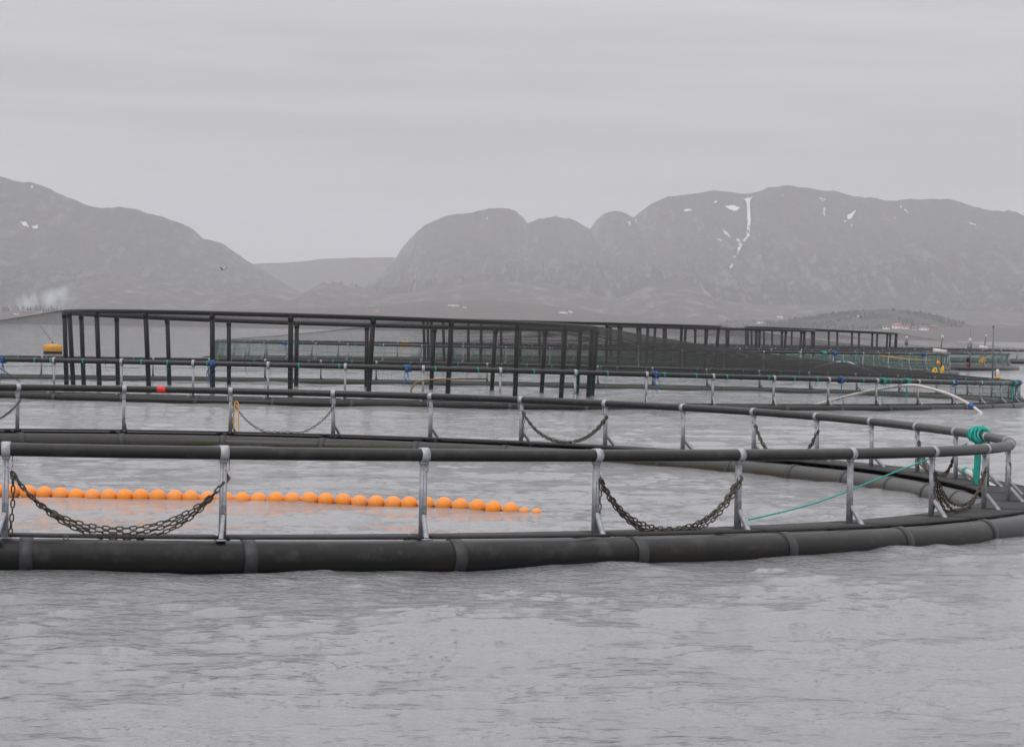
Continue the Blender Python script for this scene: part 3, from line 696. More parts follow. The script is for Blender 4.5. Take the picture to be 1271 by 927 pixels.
fr2, top2 = frame(-7.86, 140.0, 11.55, 22, 0.199, 3.06, -0.14, -0.15, 0.102, 'large nearest black pipe frame, tallest in the picture, standing in the second cage')
fr3, top3 = frame(4.55, 250.0, 11.5, 22, 0.213, 3.45, -0.08, 0.02, 0.115, 'middle-sized black pipe frame behind the right half of the nearest one')
fr4, top4 = frame(18.6, 302.0, 9.6, 20, 0.1, 3.30, -0.05, 0.0, 0.12, 'small black pipe frame partly hidden behind the middle-sized frame')
fr5, top5 = frame(38.0, 397.0, 9.3, 20, 0.0, 3.50, -0.25, 0.0, 0.13, 'smallest black pipe frame, farthest to the right')
bird_net((-7.86, 140.0), top2, ring2, 1.19, 560, 110, 0.0025, 0.14, 'bird net sloping from the largest black frame to the second cage rail', 0.12, 11.55, 0.10, 3.4)
bird_net((4.55, 250.0), top3, ring3, 1.58, 400, 80, 0.0021, 0.18, 'bird net sloping from the middle-sized black frame to the third cage rail', 0.2, 11.5, 0.05, 1.8)
bird_net((18.6, 302.0), top4, ring4, 1.45, 300, 60, 0.0024, 0.35, 'bird net sloping from the partly hidden small black frame', 0.3, 9.6)
bird_net((38.0, 397.0), top5, ring5, 1.45, 260, 50, 0.0024, 0.40, 'bird net sloping right from the smallest, farthest black frame', 0.3, 9.3)

# ------------------------------------------------------------------ chains on the nearest cage
def link_mesh():
    L, Wd, r = 0.102, 0.057, 0.0088; h = L / 2 - Wd / 2
    P = []
    for k in range(7): a = -np.pi / 2 + np.pi * k / 6; P.append((h + (Wd / 2 - r) * math.cos(a), (Wd / 2 - r) * math.sin(a), 0))
    for k in range(7): a = np.pi / 2 + np.pi * k / 6; P.append((-h + (Wd / 2 - r) * math.cos(a), (Wd / 2 - r) * math.sin(a), 0))
    return MB().tube(P, r, 6, True).mesh('link', M['chain'], True)
LINK = link_mesh(); PITCHL = 0.0765
LV = np.array([v.co[:] for v in LINK.vertices]); LQ = np.array([list(p.vertices) for p in LINK.polygons])
def strand(P, parent, separate):
    P = np.asarray(P, float); d = np.r_[0, np.cumsum(np.linalg.norm(np.diff(P, axis=0), axis=1))]
    n = max(2, int(d[-1] / PITCHL)); s = (np.arange(n) + 0.5) * d[-1] / n
    C_ = np.stack([np.interp(s, d, P[:, k]) for k in range(3)], -1); e = PITCHL / 2
    A_ = np.stack([np.interp(s + e, d, P[:, k]) - np.interp(s - e, d, P[:, k]) for k in range(3)], -1)
    st = None if not separate else link('strand', None, parent)
    B_ = MB(); tw = random.random() * 3
    for k in range(n):
        x = A_[k] / (np.linalg.norm(A_[k]) + 1e-9)
        ref = np.array([0, -1.0, 0.2]); y = np.cross(ref, x); y /= np.linalg.norm(y) + 1e-9; z = np.cross(x, y)
        an = (math.pi / 2) * (k % 2) + 0.35 * math.sin(k * 0.4 + tw) + random.gauss(0, 0.18)
        y2 = y * math.cos(an) + z * math.sin(an); z2 = np.cross(x, y2)
        if separate:
            o = link('link', LINK, st); mm = Matrix.Identity(4)
            for i in range(3): mm[i][0], mm[i][1], mm[i][2], mm[i][3] = x[i], y2[i], z2[i], C_[k][i]
            o.matrix_basis = mm
        else: B_.add(LV @ np.stack([x, y2, z2]) + C_[k], LQ)
    if not separate: B_.build('strand', M['chain'], parent, True)
def hang(a, b, sag, skew=0.0, n=60):
    u = np.linspace(0, 1, n); P = a[None] * (1 - u)[:, None] + b[None] * u[:, None]
    c = np.cosh(3.0 * (2 * u - 1)); c = (np.cosh(3.0) - c) / (np.cosh(3.0) - 1); c = 0.55 * c + 0.45 * 4 * u * (1 - u)
    P[:, 2] -= sag * c * (1 + skew * (u - 0.5)); P[:, 2] = np.maximum(P[:, 2], 0.345)
    return P
def post_hook(k, side=1):
    return ring1.f([k], -0.06, 1.07)[0][0] + np.array([0.06 * side, 0, 0])
def chain(i, j, sags, label, separate=False, drop=None, dz=(0, 0)):
    a, b = post_hook(i), post_hook(j, 1); a[2] += dz[0]; b[2] += dz[1]
    root = empty('chain', tuple(a), label=label, cat='chain', group='chains hung along the nearest cage')
    for q, s in enumerate(sags):
        o1 = np.array([0.012 * q, -0.03 * q, -0.012 * q])
        P = hang(a + o1, b + o1, s, skew=random.uniform(-0.12, 0.12)); P[:, 1] += 0.03 * np.sin(np.linspace(0, 9, 60) + q * 2)
        strand(P - a, root, separate)
    if drop:
        z = np.linspace(0, drop, 20); P = np.c_[0.015 + 0.012 * np.sin(z * 6), -0.03 + 0 * z, -z]
        strand(P, root, separate)
    return root, a
ch, ca = chain(0, 1, (0.745, 0.67, 0.60), 'long chain of several strands sagging at the left edge before the orange floats', True, 0.72)
MB().tube([(0.62, -0.06, -0.70), (0.60, -0.06, -0.77), (0.635, -0.06, -0.80), (0.66, -0.06, -0.77), (0.645, -0.06, -0.70)], 0.010, 6).build('shackle', M['chain'], ch, True)
chain(3, 4, (0.735, 0.68, 0.63, 0.71), 'chain bundle sagging between two front posts just right of the orange floats\' end', True, 0.66)
chain(6, 7, (0.70, 0.60, 0.50), 'chain bundle looped between the last two front posts by the teal rope', False, 0.70)
chain(18, 17, (0.64, 0.60, 0.62), 'chain bundle drooping in the middle of the back rail', False, 0.6)
chain(15, 14, (0.72, 0.70, 0.66), 'chain bundle in the back rail above the far weedy float, right of centre', False)
chain(21, 20, (0.73,), 'thin chain lying low along the back float beside the yellow rope', False, 0.6)
chain(24, 23, (0.62, 0.58), 'chain rising to the back post at the left edge', False, 0.6)
chain(12, 11, (0.66, 0.60, 0.52), 'short chain loop on the back rail near the teal rope tangle', False, 0.55)
chain(9, 8, (0.60, 0.52), 'chain hanging from the corner post at the right edge', False, 0.65)

# a few upright hook pins beside chained posts
# ------------------------------------------------------------------ ropes and hoses of the nearest cage
def rope(P, r, material, name, label, cat='rope', parts=None, sides=7, smooth=True):
    P = np.asarray(P, float); o0 = P[0].copy()
    o = MB().tube(P - o0, r, sides).build(name, material, None, True, loc=o0)
    return tag(o, label=label, cat=cat)
def spline(P, n=40):
    P = np.asarray(P, float); k = len(P); t = np.linspace(0, k - 1, n); out_ = []
    for v in t:
        i = min(int(v), k - 2); f = v - i
        p0, p1, p2, p3 = P[max(i - 1, 0)], P[i], P[i + 1], P[min(i + 2, k - 1)]
        out_.append(0.5 * ((2 * p1) + (p2 - p0) * f + (2 * p0 - 5 * p1 + 4 * p2 - p3) * f * f + (3 * p1 - p0 - 3 * p2 + p3) * f ** 3))
    return np.array(out_)
# yellow loop at back post 21
pk = ring1.f([21], -0.10, 0)[0][0]
rope(spline([pk + [0.10, 0, 0.42], pk + [0.10, 0, 0.95], pk + [0.14, 0, 1.08], pk + [0.20, 0, 1.0], pk + [0.20, 0, 0.6], pk + [0.22, 0, 0.36]]), 0.014, M['yellow_rope'], 'yellow_rope', 'yellow rope loop at a back post on the left')
# teal line slanting over the water inside the cage
pa = ring1.f([10.6], -0.05, 1.15)[0][0]
e1 = at_z(929, 645, 0.03)
rope(spline([e1, e1 * 0.72 + pa * 0.28 + [0, 0, -0.10], e1 * 0.4 + pa * 0.6 + [0, 0, -0.06], pa]), 0.013, M['teal'], 'teal_line', 'thin teal line slanting from the corner rail down to the water')
# teal tangle on the rail near the corner
def tangle():
    (c,), (rz,) = ring1.f([10.3], 0, 1.32); root = empty('rope_tangle', tuple(c), label='teal rope wound round the rail at the corner, tails hanging', cat='rope')
    ex = np.array([math.cos(rz), math.sin(rz), 0]); ey = np.array([-math.sin(rz), math.cos(rz), 0])
    w = MB()
    for q in range(11):
        off = -0.42 + 0.075 * q; rr = 0.098 + 0.045 * math.sin(q * 1.3) ** 2 * (0.4 + 0.6 * (q > 3))
        a = np.linspace(0, 2 * np.pi * 1.02, 20)
        w.tube([ex * (off + 0.11 * math.sin(v + q)) + ey * rr * math.cos(v) + np.array([0, 0, rr * math.sin(v) + 0.01]) for v in a], 0.019, 6)
    for q in range(6):
        b = ex * random.uniform(-0.26, 0.22) + np.array([0, -0.09, random.uniform(-0.05, 0.08)])
        w.tube(spline([b, b + ex * 0.12 + [0, -0.04, 0.04], b + ex * 0.2 + [0, 0.0, -0.03], b + ex * 0.1 + [0, -0.03, -0.09], b + [0, 0.02, -0.05]], 16), 0.019, 6)
    w.build('winding', M['teal'], root, True)
    for q in range(16):
        x0 = random.uniform(-0.32, 0.02); ln = random.uniform(0.55, 1.0) if q else 0.95
        P = spline([ex * x0 + np.array([0, -0.10, 0.02]), ex * (x0 + random.uniform(-0.09, 0.09)) + np.array([0, random.uniform(-0.2, -0.02), -0.35]), ex * (x0 - 0.04 + random.uniform(-0.08, 0.05)) + np.array([0, -0.10, -0.7]), ex * (x0 - 0.10 + random.uniform(-0.16, 0.14)) + np.array([0, random.uniform(-0.2, 0.0), -ln])], 18)
        MB().tube(P, 0.021, 6).build('tail', M['teal'], root, True)
    for q in range(4):                                           # end lying on the walkway
        b = ex * random.uniform(-0.05, 0.2) + np.array([0, 0, -0.93])
        MB().tube(spline([b, b + [0.15, 0.05, 0.05], b + [0.22, -0.1, 0.04], b + [0.05, -0.12, 0.02], b + [-0.1, 0.02, 0.02]], 16), 0.017, 6).build('tail', M['teal'], root, True)
tangle()
# white hose end lying inside the corner
pw = ring1.f([11.0], 0.15, 0)[0][0]; pw2 = ring1.f([9.9], 0.2, 0)[0][0]
hp_ = spline([pw + [0, 0, 0.66], pw * 0.6 + pw2 * 0.4 + [0, 0, 0.56], pw2 + [0, 0, 0.40]], 24)
hose = empty('white_hose', tuple(hp_[0]), label='short white hose end beside the teal rope on the nearest cage', cat='hose')
MB().tube(hp_ - hp_[0], 0.055, 12).build('pipe', M['white'], hose, True)
for f in (2, 14): MB().tube(np.array([hp_[f] - hp_[0], hp_[f + 1] - hp_[0], hp_[f + 2] - hp_[0]]), 0.066, 10).build('lashing', M['teal'], hose, True)

# ------------------------------------------------------------------ line of orange floats
def float_line():
    px = np.r_[np.array([-13, 8, 29]), np.linspace(36.5, 611, 28.0.__int__() + 1)[0:], [633.5, 652.5, 667.5]]
    px = np.array([-24, -4, 15, 35, 55, 75, 95, 115, 135.2, 155.2, 175, 196, 217, 237, 258, 280, 300.5, 321, 342.5, 363, 384, 404.5, 426, 446, 467, 488, 508, 529.5, 551, 571.5, 592.5, 612.5, 634, 651.0, 666.0])
    wl = np.interp(px, [0, 80, 200, 300, 420, 520, 612, 634, 668], [613, 616.5, 620, 622, 624.5, 627.5, 633.5, 634.5, 637])
    root = None
    pts = np.array([at_z(x, y, 0.0) for x, y in zip(px, wl)])
    root = empty('float_line', tuple(pts[0]), label='row of round orange floats on the water inside the nearest cage', cat='float line')
    rad = np.array([0.105] * (len(px) - 2) + [0.084, 0.078])
    prof = [(math.sin(a) * (1.0 if 0.2 < a < 2.94 else 1.0), -math.cos(a)) for a in np.linspace(0.02, math.pi - 0.02, 18)]
    sph = MB().lathe(prof, 28).mesh('float', M['orange'], True)
    gap = np.hypot(*np.diff(pts[:, :2], axis=0).T)
    for k, p in enumerate(pts):
        r = rad[k] if k >= len(px) - 2 else 0.515 * 20.4 / FPX * p[1]
        dz = 0.012 * math.sin(k * 0.7) + random.uniform(-0.006, 0.006)
        o = link('float', sph, root, p - pts[0] + [0, random.uniform(-0.02, 0.02), r * 0.18 + dz], random.random() * 6, (r, r, r * 0.97))
        o.rotation_euler = (random.uniform(-0.3, 0.3), random.uniform(-0.3, 0.3), random.random() * 6)
    MB().tube(pts - pts[0] + [0, 0, 0.01], 0.012, 6).build('rope', M['dark_rope'], root, True)
float_line()

# ------------------------------------------------------------------ blue rope bundles on the second cage rail
def u_of_px(ring, px, rail_h, front=True):
    us = np.linspace(0, ring.n, 4000); P = ring.f(us, 0, rail_h)[0]; d = P - CAM
    x = 635.5 + FPX * (d @ RT) / (d @ F0); near = P[:, 1] < ring.c[1] if front else P[:, 1] > ring.c[1]
    return us[np.argmin(np.abs(x - px) + (~near) * 1e5)]
def rail_bundle(ring, px, rail_h, rail_r, material, label, tails=3, size=1.0, front=True, name='rope_bundle'):
    u = u_of_px(ring, px, rail_h, front); (c,), (rz,) = ring.f([u], 0, rail_h); ex = np.array([math.cos(rz), math.sin(rz), 0]); ey = np.array([-math.sin(rz), math.cos(rz), 0])
    root = empty(name, tuple(c), label=label, cat='rope', group='rope bundles on the cage rails')
    w = MB()
    for q in range(7):
        rr = rail_r + 0.02 + 0.02 * random.random(); a = np.linspace(0, 6.4, 14)
        w.tube([ex * ((q - 3) * 0.035 * size + 0.05 * math.sin(v + q)) + ey * rr * math.cos(v) + np.array([0, 0, rr * math.sin(v)]) for v in a], 0.022 * size, 5)
    w.build('winding', material, root, True)
    for q in range(tails):
        x0 = random.uniform(-0.1, 0.1); ln = random.uniform(0.5, 0.95)
        MB().tube(spline([ex * x0 + np.array([0, 0, -rail_r]), ex * (x0 + random.uniform(-0.15, 0.15)) + np.array([0, 0, -ln * 0.5]), ex * (x0 + random.uniform(-0.25, 0.2)) + np.array([0, 0, -ln])], 10), 0.014 * size, 5).build('tail', material, root, True)
for px, lab in ((4, 'blue rope bundle on the second cage rail at the left edge'), (264, 'blue rope bundle on the rail where a tall black post stands behind, left of centre'),
                (505, 'blue rope bundle with two tails on the second cage rail, mid picture'), (813, 'blue rope bundle on the second cage rail right of the largest frame'),
                (1043, 'blue rope wrapped on the second cage rail left of the white hose top'), (1185, 'blue rope wrapped on the second cage rail right of the white hose top'),
                (1263, 'blue rope wrapped on the second cage rail at the right edge')):
    rail_bundle(ring2, px, 1.19, 0.088, M['blue'], lab, 2 if px > 1000 else 3, 0.75)
rail_bundle(ring2, 1126, 1.19, 0.088, M['teal'], 'teal rope wound on the rail over the crown of the white hose', 3)
rail_bundle(ring2, 1096, 1.19, 0.088, M['teal'], 'small teal rope on the rail left of the white hose crown', 2, 0.7)
for px, mt, lab in ((1257, M['teal'], 'teal rope hank at the netted right end of the second cage'), ):
    rail_bundle(ring2, px, 1.19, 0.088, mt, lab, 6, 1.3)
rail_bundle(ring3, 895, 1.58, 0.085, M['blue'], 'pale blue rope on the third cage rail below the middle-sized frame', 1, 1.6)
rail_bundle(ring3, 1036, 1.58, 0.085, M['blue'], 'blue rope on the third cage rail above the distant white hose', 2, 1.6)
rail_bundle(ring3, 1023, 1.58, 0.085, M['teal'], 'teal rope on the third cage rail left of the distant white hose', 1, 1.6)
rail_bundle(ring3, 1145, 1.58, 0.085, M['blue'], 'blue rope tail on the third cage rail near its right end', 3, 1.6)
rail_bundle(ring3, 353, 1.58, 0.085, M['blue'], 'blue rope on the third cage rail at its left end', 2, 1.6)
rail_bundle(ring3, 368, 1.58, 0.085, M['teal'], 'teal rope on the third cage rail at its left end', 2, 1.6)

# ------------------------------------------------------------------ white feed hoses
def feed_hose(px_pts, Ys, r, bands, label):
    P = spline([at(x, y, Y) for (x, y), Y in zip(px_pts, Ys)], 60)
    root = empty('feed_hose', tuple(P[0]), label=label, cat='hose', group='white feed hoses')
    MB().tube(P - P[0], r, 12).build('pipe', M['white'], root, True)
    for f, mm in bands:
        k = int(f * 59); MB().tube(P[k - 1:k + 2] - P[0], r * 1.5, 10).build('band', mm, root, True)
front2 = float(ring2.f([u_of_px(ring2, 1120, 1.19)], 0.0, 0)[0][0][1])
feed_hose([(985, 508), (1010, 503), (1050, 492), (1095, 482), (1130, 478), (1150, 481), (1180, 490), (1205, 503), (1222, 516)], [front2 + 2.5, front2 + 2, front2 + 1.2, front2 + 0.3, front2 - 0.35, front2 - 0.7, front2 - 1.2, front2 - 1.7, front2 - 2.4], 0.056, [(0.885, M['blue'])], 'white hose arching over the second cage rail with a blue band near its end')
y3 = 229.0
feed_hose([(1010, 457), (1030, 451), (1050, 449), (1062, 453), (1090, 463)], [y3 + 2, y3 + 1, y3, y3 - 0.4, y3 - 1], 0.06, [(0.45, M['blue']), (0.52, M['teal'])], 'smaller distant white hose arching inside the third cage')
# tan hose in the second cage
u9 = u_of_px(ring2, 520, 1.19)
q0 = ring2.f([u9 - 0.1], 0.3, 0.33, 0)[0][0]; q1 = ring2.f([u9 + 0.9], -0.3, 0.95, 0.5)[0][0]
rope(spline([q0, q0 + [0.05, 0.1, 0.35], q0 * 0.8 + q1 * 0.2 + [0, 0, 0.48], q1]), 0.035, mat('tan_hose_rubber', (0.22, 0.13, 0.06), 0.6, var=0.2), 'tan_hose', 'tan hose bent up over the second cage float, mid picture', 'hose')
# dark oblique line at left in cage 2
rope(spline([at(0, 457, 120), at(25, 474, 119.5)], 6), 0.02, M['dark_rope'], 'mooring_rope', 'dark rope slanting down under the second cage rail at the left edge')

# ------------------------------------------------------------------ yellow mooring buoys
def buoy(px, py_base, px_w, ant, label):
    d0 = F0 + RT * ((px - 635.5) / FPX) + UP * ((463.5 - py_base) / FPX)
    p = at_z(px, py_base, 0.0); w = px_w / FPX * p[1]; r = w / 2
    root = empty('mooring_buoy', tuple(p), label=label, cat='buoy', group='yellow mooring buoys')
    MB().lathe([(0, -0.3 * r), (r * 0.97, -0.3 * r), (r * 0.98, 0.0), (r, 0.24 * r), (r * 0.98, 0.30 * r)], 40).build('skirt', M['black'], root, True)
    MB().lathe([(r * 0.98, 0.30 * r), (r * 1.0, 0.34 * r), (r * 1.0, 0.82 * r), (r * 0.93, 0.92 * r), (r * 0.5, 1.06 * r), (r * 0.12, 1.10 * r), (0, 1.10 * r)], 40).build('hull', M['yellow'], root, True)
    B_ = MB()
    for a in (-1.0, 0.15):
        for k in range(3):
            x = math.sin(a - 0.22 + 0.22 * k) * r * 1.004; y = -math.cos(a - 0.22 + 0.22 * k) * r * 1.004
            rz = a - 0.22 + 0.22 * k
            Mx = Matrix.Translation((x, y, 0.68 * r)) @ Matrix.Rotation(rz, 4, 'Z')
            B_.box((-0.08 * r, -0.006, -0.06 * r), (0.08 * r, 0.006, 0.06 * r), Mx)
    B_.build('marking', M['white'], root)
    MB().lathe([(0, 1.08 * r), (0.10 * r, 1.08 * r), (0.08 * r, 1.22 * r), (0.03 * r, 1.3 * r), (0, 1.3 * r)], 12).build('fitting', M['rust'], root, True)
    if ant: MB().tube(np.array([(0, 0, 1.2 * r), (-1.35 * r, 0, 2.95 * r)]), 0.025 * r, 6).build('antenna', M['rust'], root)
buoy(65.5, 439.5, 23.5, True, 'big yellow buoy with black skirt and leaning rod on the left')
buoy(502.5, 429.5, 11.5, False, 'small yellow buoy behind the posts of the largest frame')

# ------------------------------------------------------------------ fittings on the far cage ends
def pole(px, y0, y1, Y, r, label):
    a, b = at(px, y1, Y), at(px, y0, Y); b[0] = a[0] + (b[0] - a[0]) * 0.3
    root = empty('pole', tuple(a), label=label, cat='pole')
    MB().tube(np.array([(0, 0, 0), b - a]), r, 10).build('shaft', M['grey'], root, True)
    MB().tube(np.array([b - a - [0, 0, 0.05], b - a + [0, 0, 0.02]]), r * 1.25, 10).build('cap', M['grey'], root, True)
    MB().lathe([(r * 2.6, 0), (r * 2.6, 0.05), (r * 1.3, 0.10)], 12).build('socket', M['band'], root, True)
ub = u_of_px(ring2, 1232, 1.19, False); pb = ring2.f([ub], 0.1, 0.36, 0)[0][0]
pole(1232, 405, 474, pb[1], 0.036, 'tall plain grey pole rising at the right end of the second cage')

def mast(px, ytop, ybase, Y, label, box=True, lamp=False):
    a = at(px, ybase, Y); h = (ybase - ytop) / FPX * Y
    root = empty('instrument_mast', tuple(a), label=label, cat='mast', group='instrument masts on the far cages')
    MB().tube(np.array([(0, 0, 0), (0, 0, h * 0.62)]), 0.07, 8).build('shaft', M['grey'], root, True)
    MB().tube(np.array([(0, 0, h * 0.62), (0.02, 0, h)]), 0.022, 6).build('antenna', M['grey'], root, True)
    if box:
        MB().box((-0.24, -0.14, h * 0.42), (0.16, -0.06, h * 0.62)).build('control_box', M['grey'], root)
        MB().lathe([(0, 0), (0.13, 0), (0.13, 0.34), (0.06, 0.44), (0, 0.44)], 12, (0, 0, h * 0.63)).build('lantern', M['white'], root, True)
    else:
        MB().lathe([(0, 0), (0.12, 0), (0.12, 0.25), (0, 0.3)], 10, (0, 0, h * 0.55)).build('lantern', M['white'], root, True)
        MB().box((-0.32, -0.14, h * 0.32), (-0.05, -0.06, h * 0.52)).build('control_box', M['grey'], root)
mast(1203.5, 408, 456, 279, 'thin mast with grey box and white lantern on the fourth cage')
mast(1125, 409.5, 442, 372, 'slim mast with a box beside the smallest frame')
def spreader(px, py, Y, ln, label, tilt=0.1):
    c = at(px, py, Y); root = empty('camera_winch', tuple(c), label=label, cat='winch', group='white winches on the cage ends')
    MB().tube(np.array([(-ln / 2, 0, 0.06), (ln / 2, 0, -0.06)]), 0.17, 12).build('drum', M['white'], root, True)
    MB().tube(np.array([(0.05, 0, 0), (0.22, 0, 1.25)]), 0.05, 8).build('mast', M['grey'], root, True)
    MB().tube(np.array([(0.16, 0, 0.95), (0.20, 0, 1.2)]), 0.09, 8).build('lamp', M['white'], root, True)
    MB().tube(np.array([(0.1, 0, -0.1), (0.18, 0, -2.2)]), 0.05, 8).build('stand', M['rust'], root, True)
spreader(1166.5, 436, 240, 1.0, 'white winch drum on a stand at the right end of the third cage')
spreader(1221, 431.5, 292, 0.8, 'dark winch bar with tilted mast at the right end of the fourth cage')

def coil(px, py, Y, R_, label, mat_='yellow_rope', squash=0.65, turn=0.0):
    R_ *= 0.85; c = at(px, py, Y); root = empty('hose_coil', tuple(c), label=label, cat='coil', group='yellow coils hung on the far cages')
    for k in range(5):
        a = np.linspace(0, 2 * np.pi, 19)[:-1]; rr = R_ * (0.72 + 0.07 * k)
        P = np.c_[rr * squash * np.cos(a) * math.cos(turn), 0.05 * (k - 2) + rr * squash * np.cos(a) * math.sin(turn), rr * np.sin(a) - 0.03 * k]
        MB().tube(P, 0.055, 6, True).build('turn', M[mat_], root, True)
M['yellow_coil'] = mat('yellow_hose', (0.85, 0.52, 0.02), 0.55, var=0.15, scale=6)
coil(1160.5, 459.5, 231, 0.27, 'yellow hose coil hanging on the net at the third cage end', 'yellow_coil')
coil(1170, 457.5, 233, 0.30, 'narrow yellow hose coil right of the round one on the third cage', 'yellow_coil', 0.30)
coil(1217.5, 447.5, 287, 0.22, 'small yellow coil on the fourth cage end net, left one of the pair', 'yellow_coil')
coil(1221.5, 445.5, 288, 0.30, 'larger yellow coil on the fourth cage end net, right one of the pair', 'yellow_coil', 0.5)
coil(1083.5, 437.2, 372, 0.26, 'yellow coil left of the post group of the smallest frame', 'yellow_coil', 0.9)
coil(1087.5, 437.2, 373, 0.26, 'yellow coil touching its left neighbour under the smallest frame', 'yellow_coil', 0.9)
coil(1108, 437.2, 374, 0.26, 'yellow coil at the right end post of the smallest frame', 'yellow_coil', 0.9)
coil(1115.5, 437.8, 374, 0.20, 'pale yellow coil right of the smallest frame', 'yellow_rope', 1.0)
rope(spline([at(1085, 440.5, 278), at(1105, 443, 277), at(1130, 446, 276), at(1160, 447.5, 275)], 20), 0.06, M['yellow_rope'], 'yellow_hose', 'yellow hose stretched along the far cage below the smallest frame', 'hose')
# orange float and dark bundle by the third cage end
c = at(1164.5, 450, 232); root = empty('small_float', tuple(c), label='tiny orange float on the rail at the third cage end', cat='float')
MB().lathe([(0, -0.14), (0.09, -0.11), (0.14, 0), (0.09, 0.11), (0, 0.14)], 14).build('ball', M['orange'], root, True)
MB().lathe([(0.05, 0.12), (0.05, 0.2), (0, 0.2)], 8).build('eye', M['black'], root, True)
# canister standing on the second cage's right end
ue = u_of_px(ring2, 1238, 1.19, False); pe = ring2.f([ue], 0.0, 1.27)[0][0]
root = empty('canister', tuple(pe), label='white canister on a yellow foot on the second cage rail by the grey pole', cat='canister')
MB().lathe([(0, 0), (0.13, 0), (0.15, 0.08), (0, 0.08)], 14).build('foot', M['yellow'], root, True)
MB().lathe([(0.07, 0.08), (0.085, 0.12), (0.085, 0.34), (0.05, 0.42), (0, 0.42)], 14).build('body', M['white'], root, True)
MB().tube(np.array([(-0.09, 0, 0.05), (-0.11, 0, 0.22), (-0.04, 0, 0.40)]), 0.03, 6).build('handle', M['grey'], root, True)
# red and black pump pack by the mast
c = at(1201.3, 455.5, 279); M['dull_red'] = mat('dull_red_case', (0.22, 0.04, 0.03), 0.6, var=0.2); root = empty('pump_pack', tuple(c), label='red and black pack at the foot of the thin mast', cat='pack')
MB().box((-0.10, -0.12, 0), (0.10, 0.12, 0.45)).build('body', M['dull_red'], root)
MB().lathe([(0.0, 0.45), (0.17, 0.45), (0.19, 0.6), (0.15, 0.82), (0, 0.86)], 12).build('hood', M['black'], root, True)
# lantern post on the farthest cage
c = at(1241.7, 448, 380); root = empty('lantern_post', tuple(c), label='white post with black lantern on the farthest cage', cat='lantern')
MB().tube(np.array([(0, 0, 0), (0, 0, 0.75)]), 0.06, 8).build('shaft', M['white'], root, True)
MB().lathe([(0, 0.75), (0.12, 0.75), (0.12, 1.1), (0, 1.16)], 10).build('lantern', M['black'], root, True)

# ------------------------------------------------------------------ houses on the far shore
def house(px, py, w_px, h_px, hill, wall, roof, label, gable=False, Y=None):
    p = hit(hill, px, py)
    if p is None: p = at(px, py, Y or 4300)
    Yh = p[1]; w = w_px / FPX * Yh; h = h_px / FPX * Yh; d = max(6.0, w * 0.6); hw = h * 0.55
    root = empty('house', tuple(p), random.uniform(-0.25, 0.25), label=label, cat='house', group='houses on the far shore')
    MB().box((-w / 2, -d / 2, -4), (w / 2, d / 2, hw)).build('wall', M[wall], root)
    e = 0.4; a = [(-w / 2 - e, -d / 2 - e, hw - 0.2), (w / 2 + e, -d / 2 - e, hw - 0.2), (w / 2 + e, d / 2 + e, hw - 0.2), (-w / 2 - e, d / 2 + e, hw - 0.2), (-w / 2 - e, 0, h), (w / 2 + e, 0, h)]
    if gable: a[4], a[5] = (0, -d / 2 - e, h), (0, d / 2 + e, h); F_ = ([(0, 4, 5, 3), (1, 2, 5, 4), (0, 3, 2, 1)], [(0, 1, 4), (2, 3, 5)])
    else: F_ = ([(0, 1, 5, 4), (2, 3, 4, 5), (0, 3, 2, 1)], [(0, 4, 3), (1, 2, 5)])
    rf = MB().add(a, *F_).build('roof', M[roof], root)
    MB().box((w * 0.15, -0.3, h - 0.8), (w * 0.15 + 0.7, 0.4, h + 0.7)).build('chimney', M['wall_grey'], rf)
    n = max(2, int(w / 3.2))
    for k in range(n):
        x = -w / 2 + w * (k + 0.5) / n
        wn = MB().box((x - 0.55, -d / 2 - 0.10, hw * 0.35), (x + 0.55, -d / 2 - 0.004, hw * 0.35 + 1.3)).build('window', M['glass'], root)
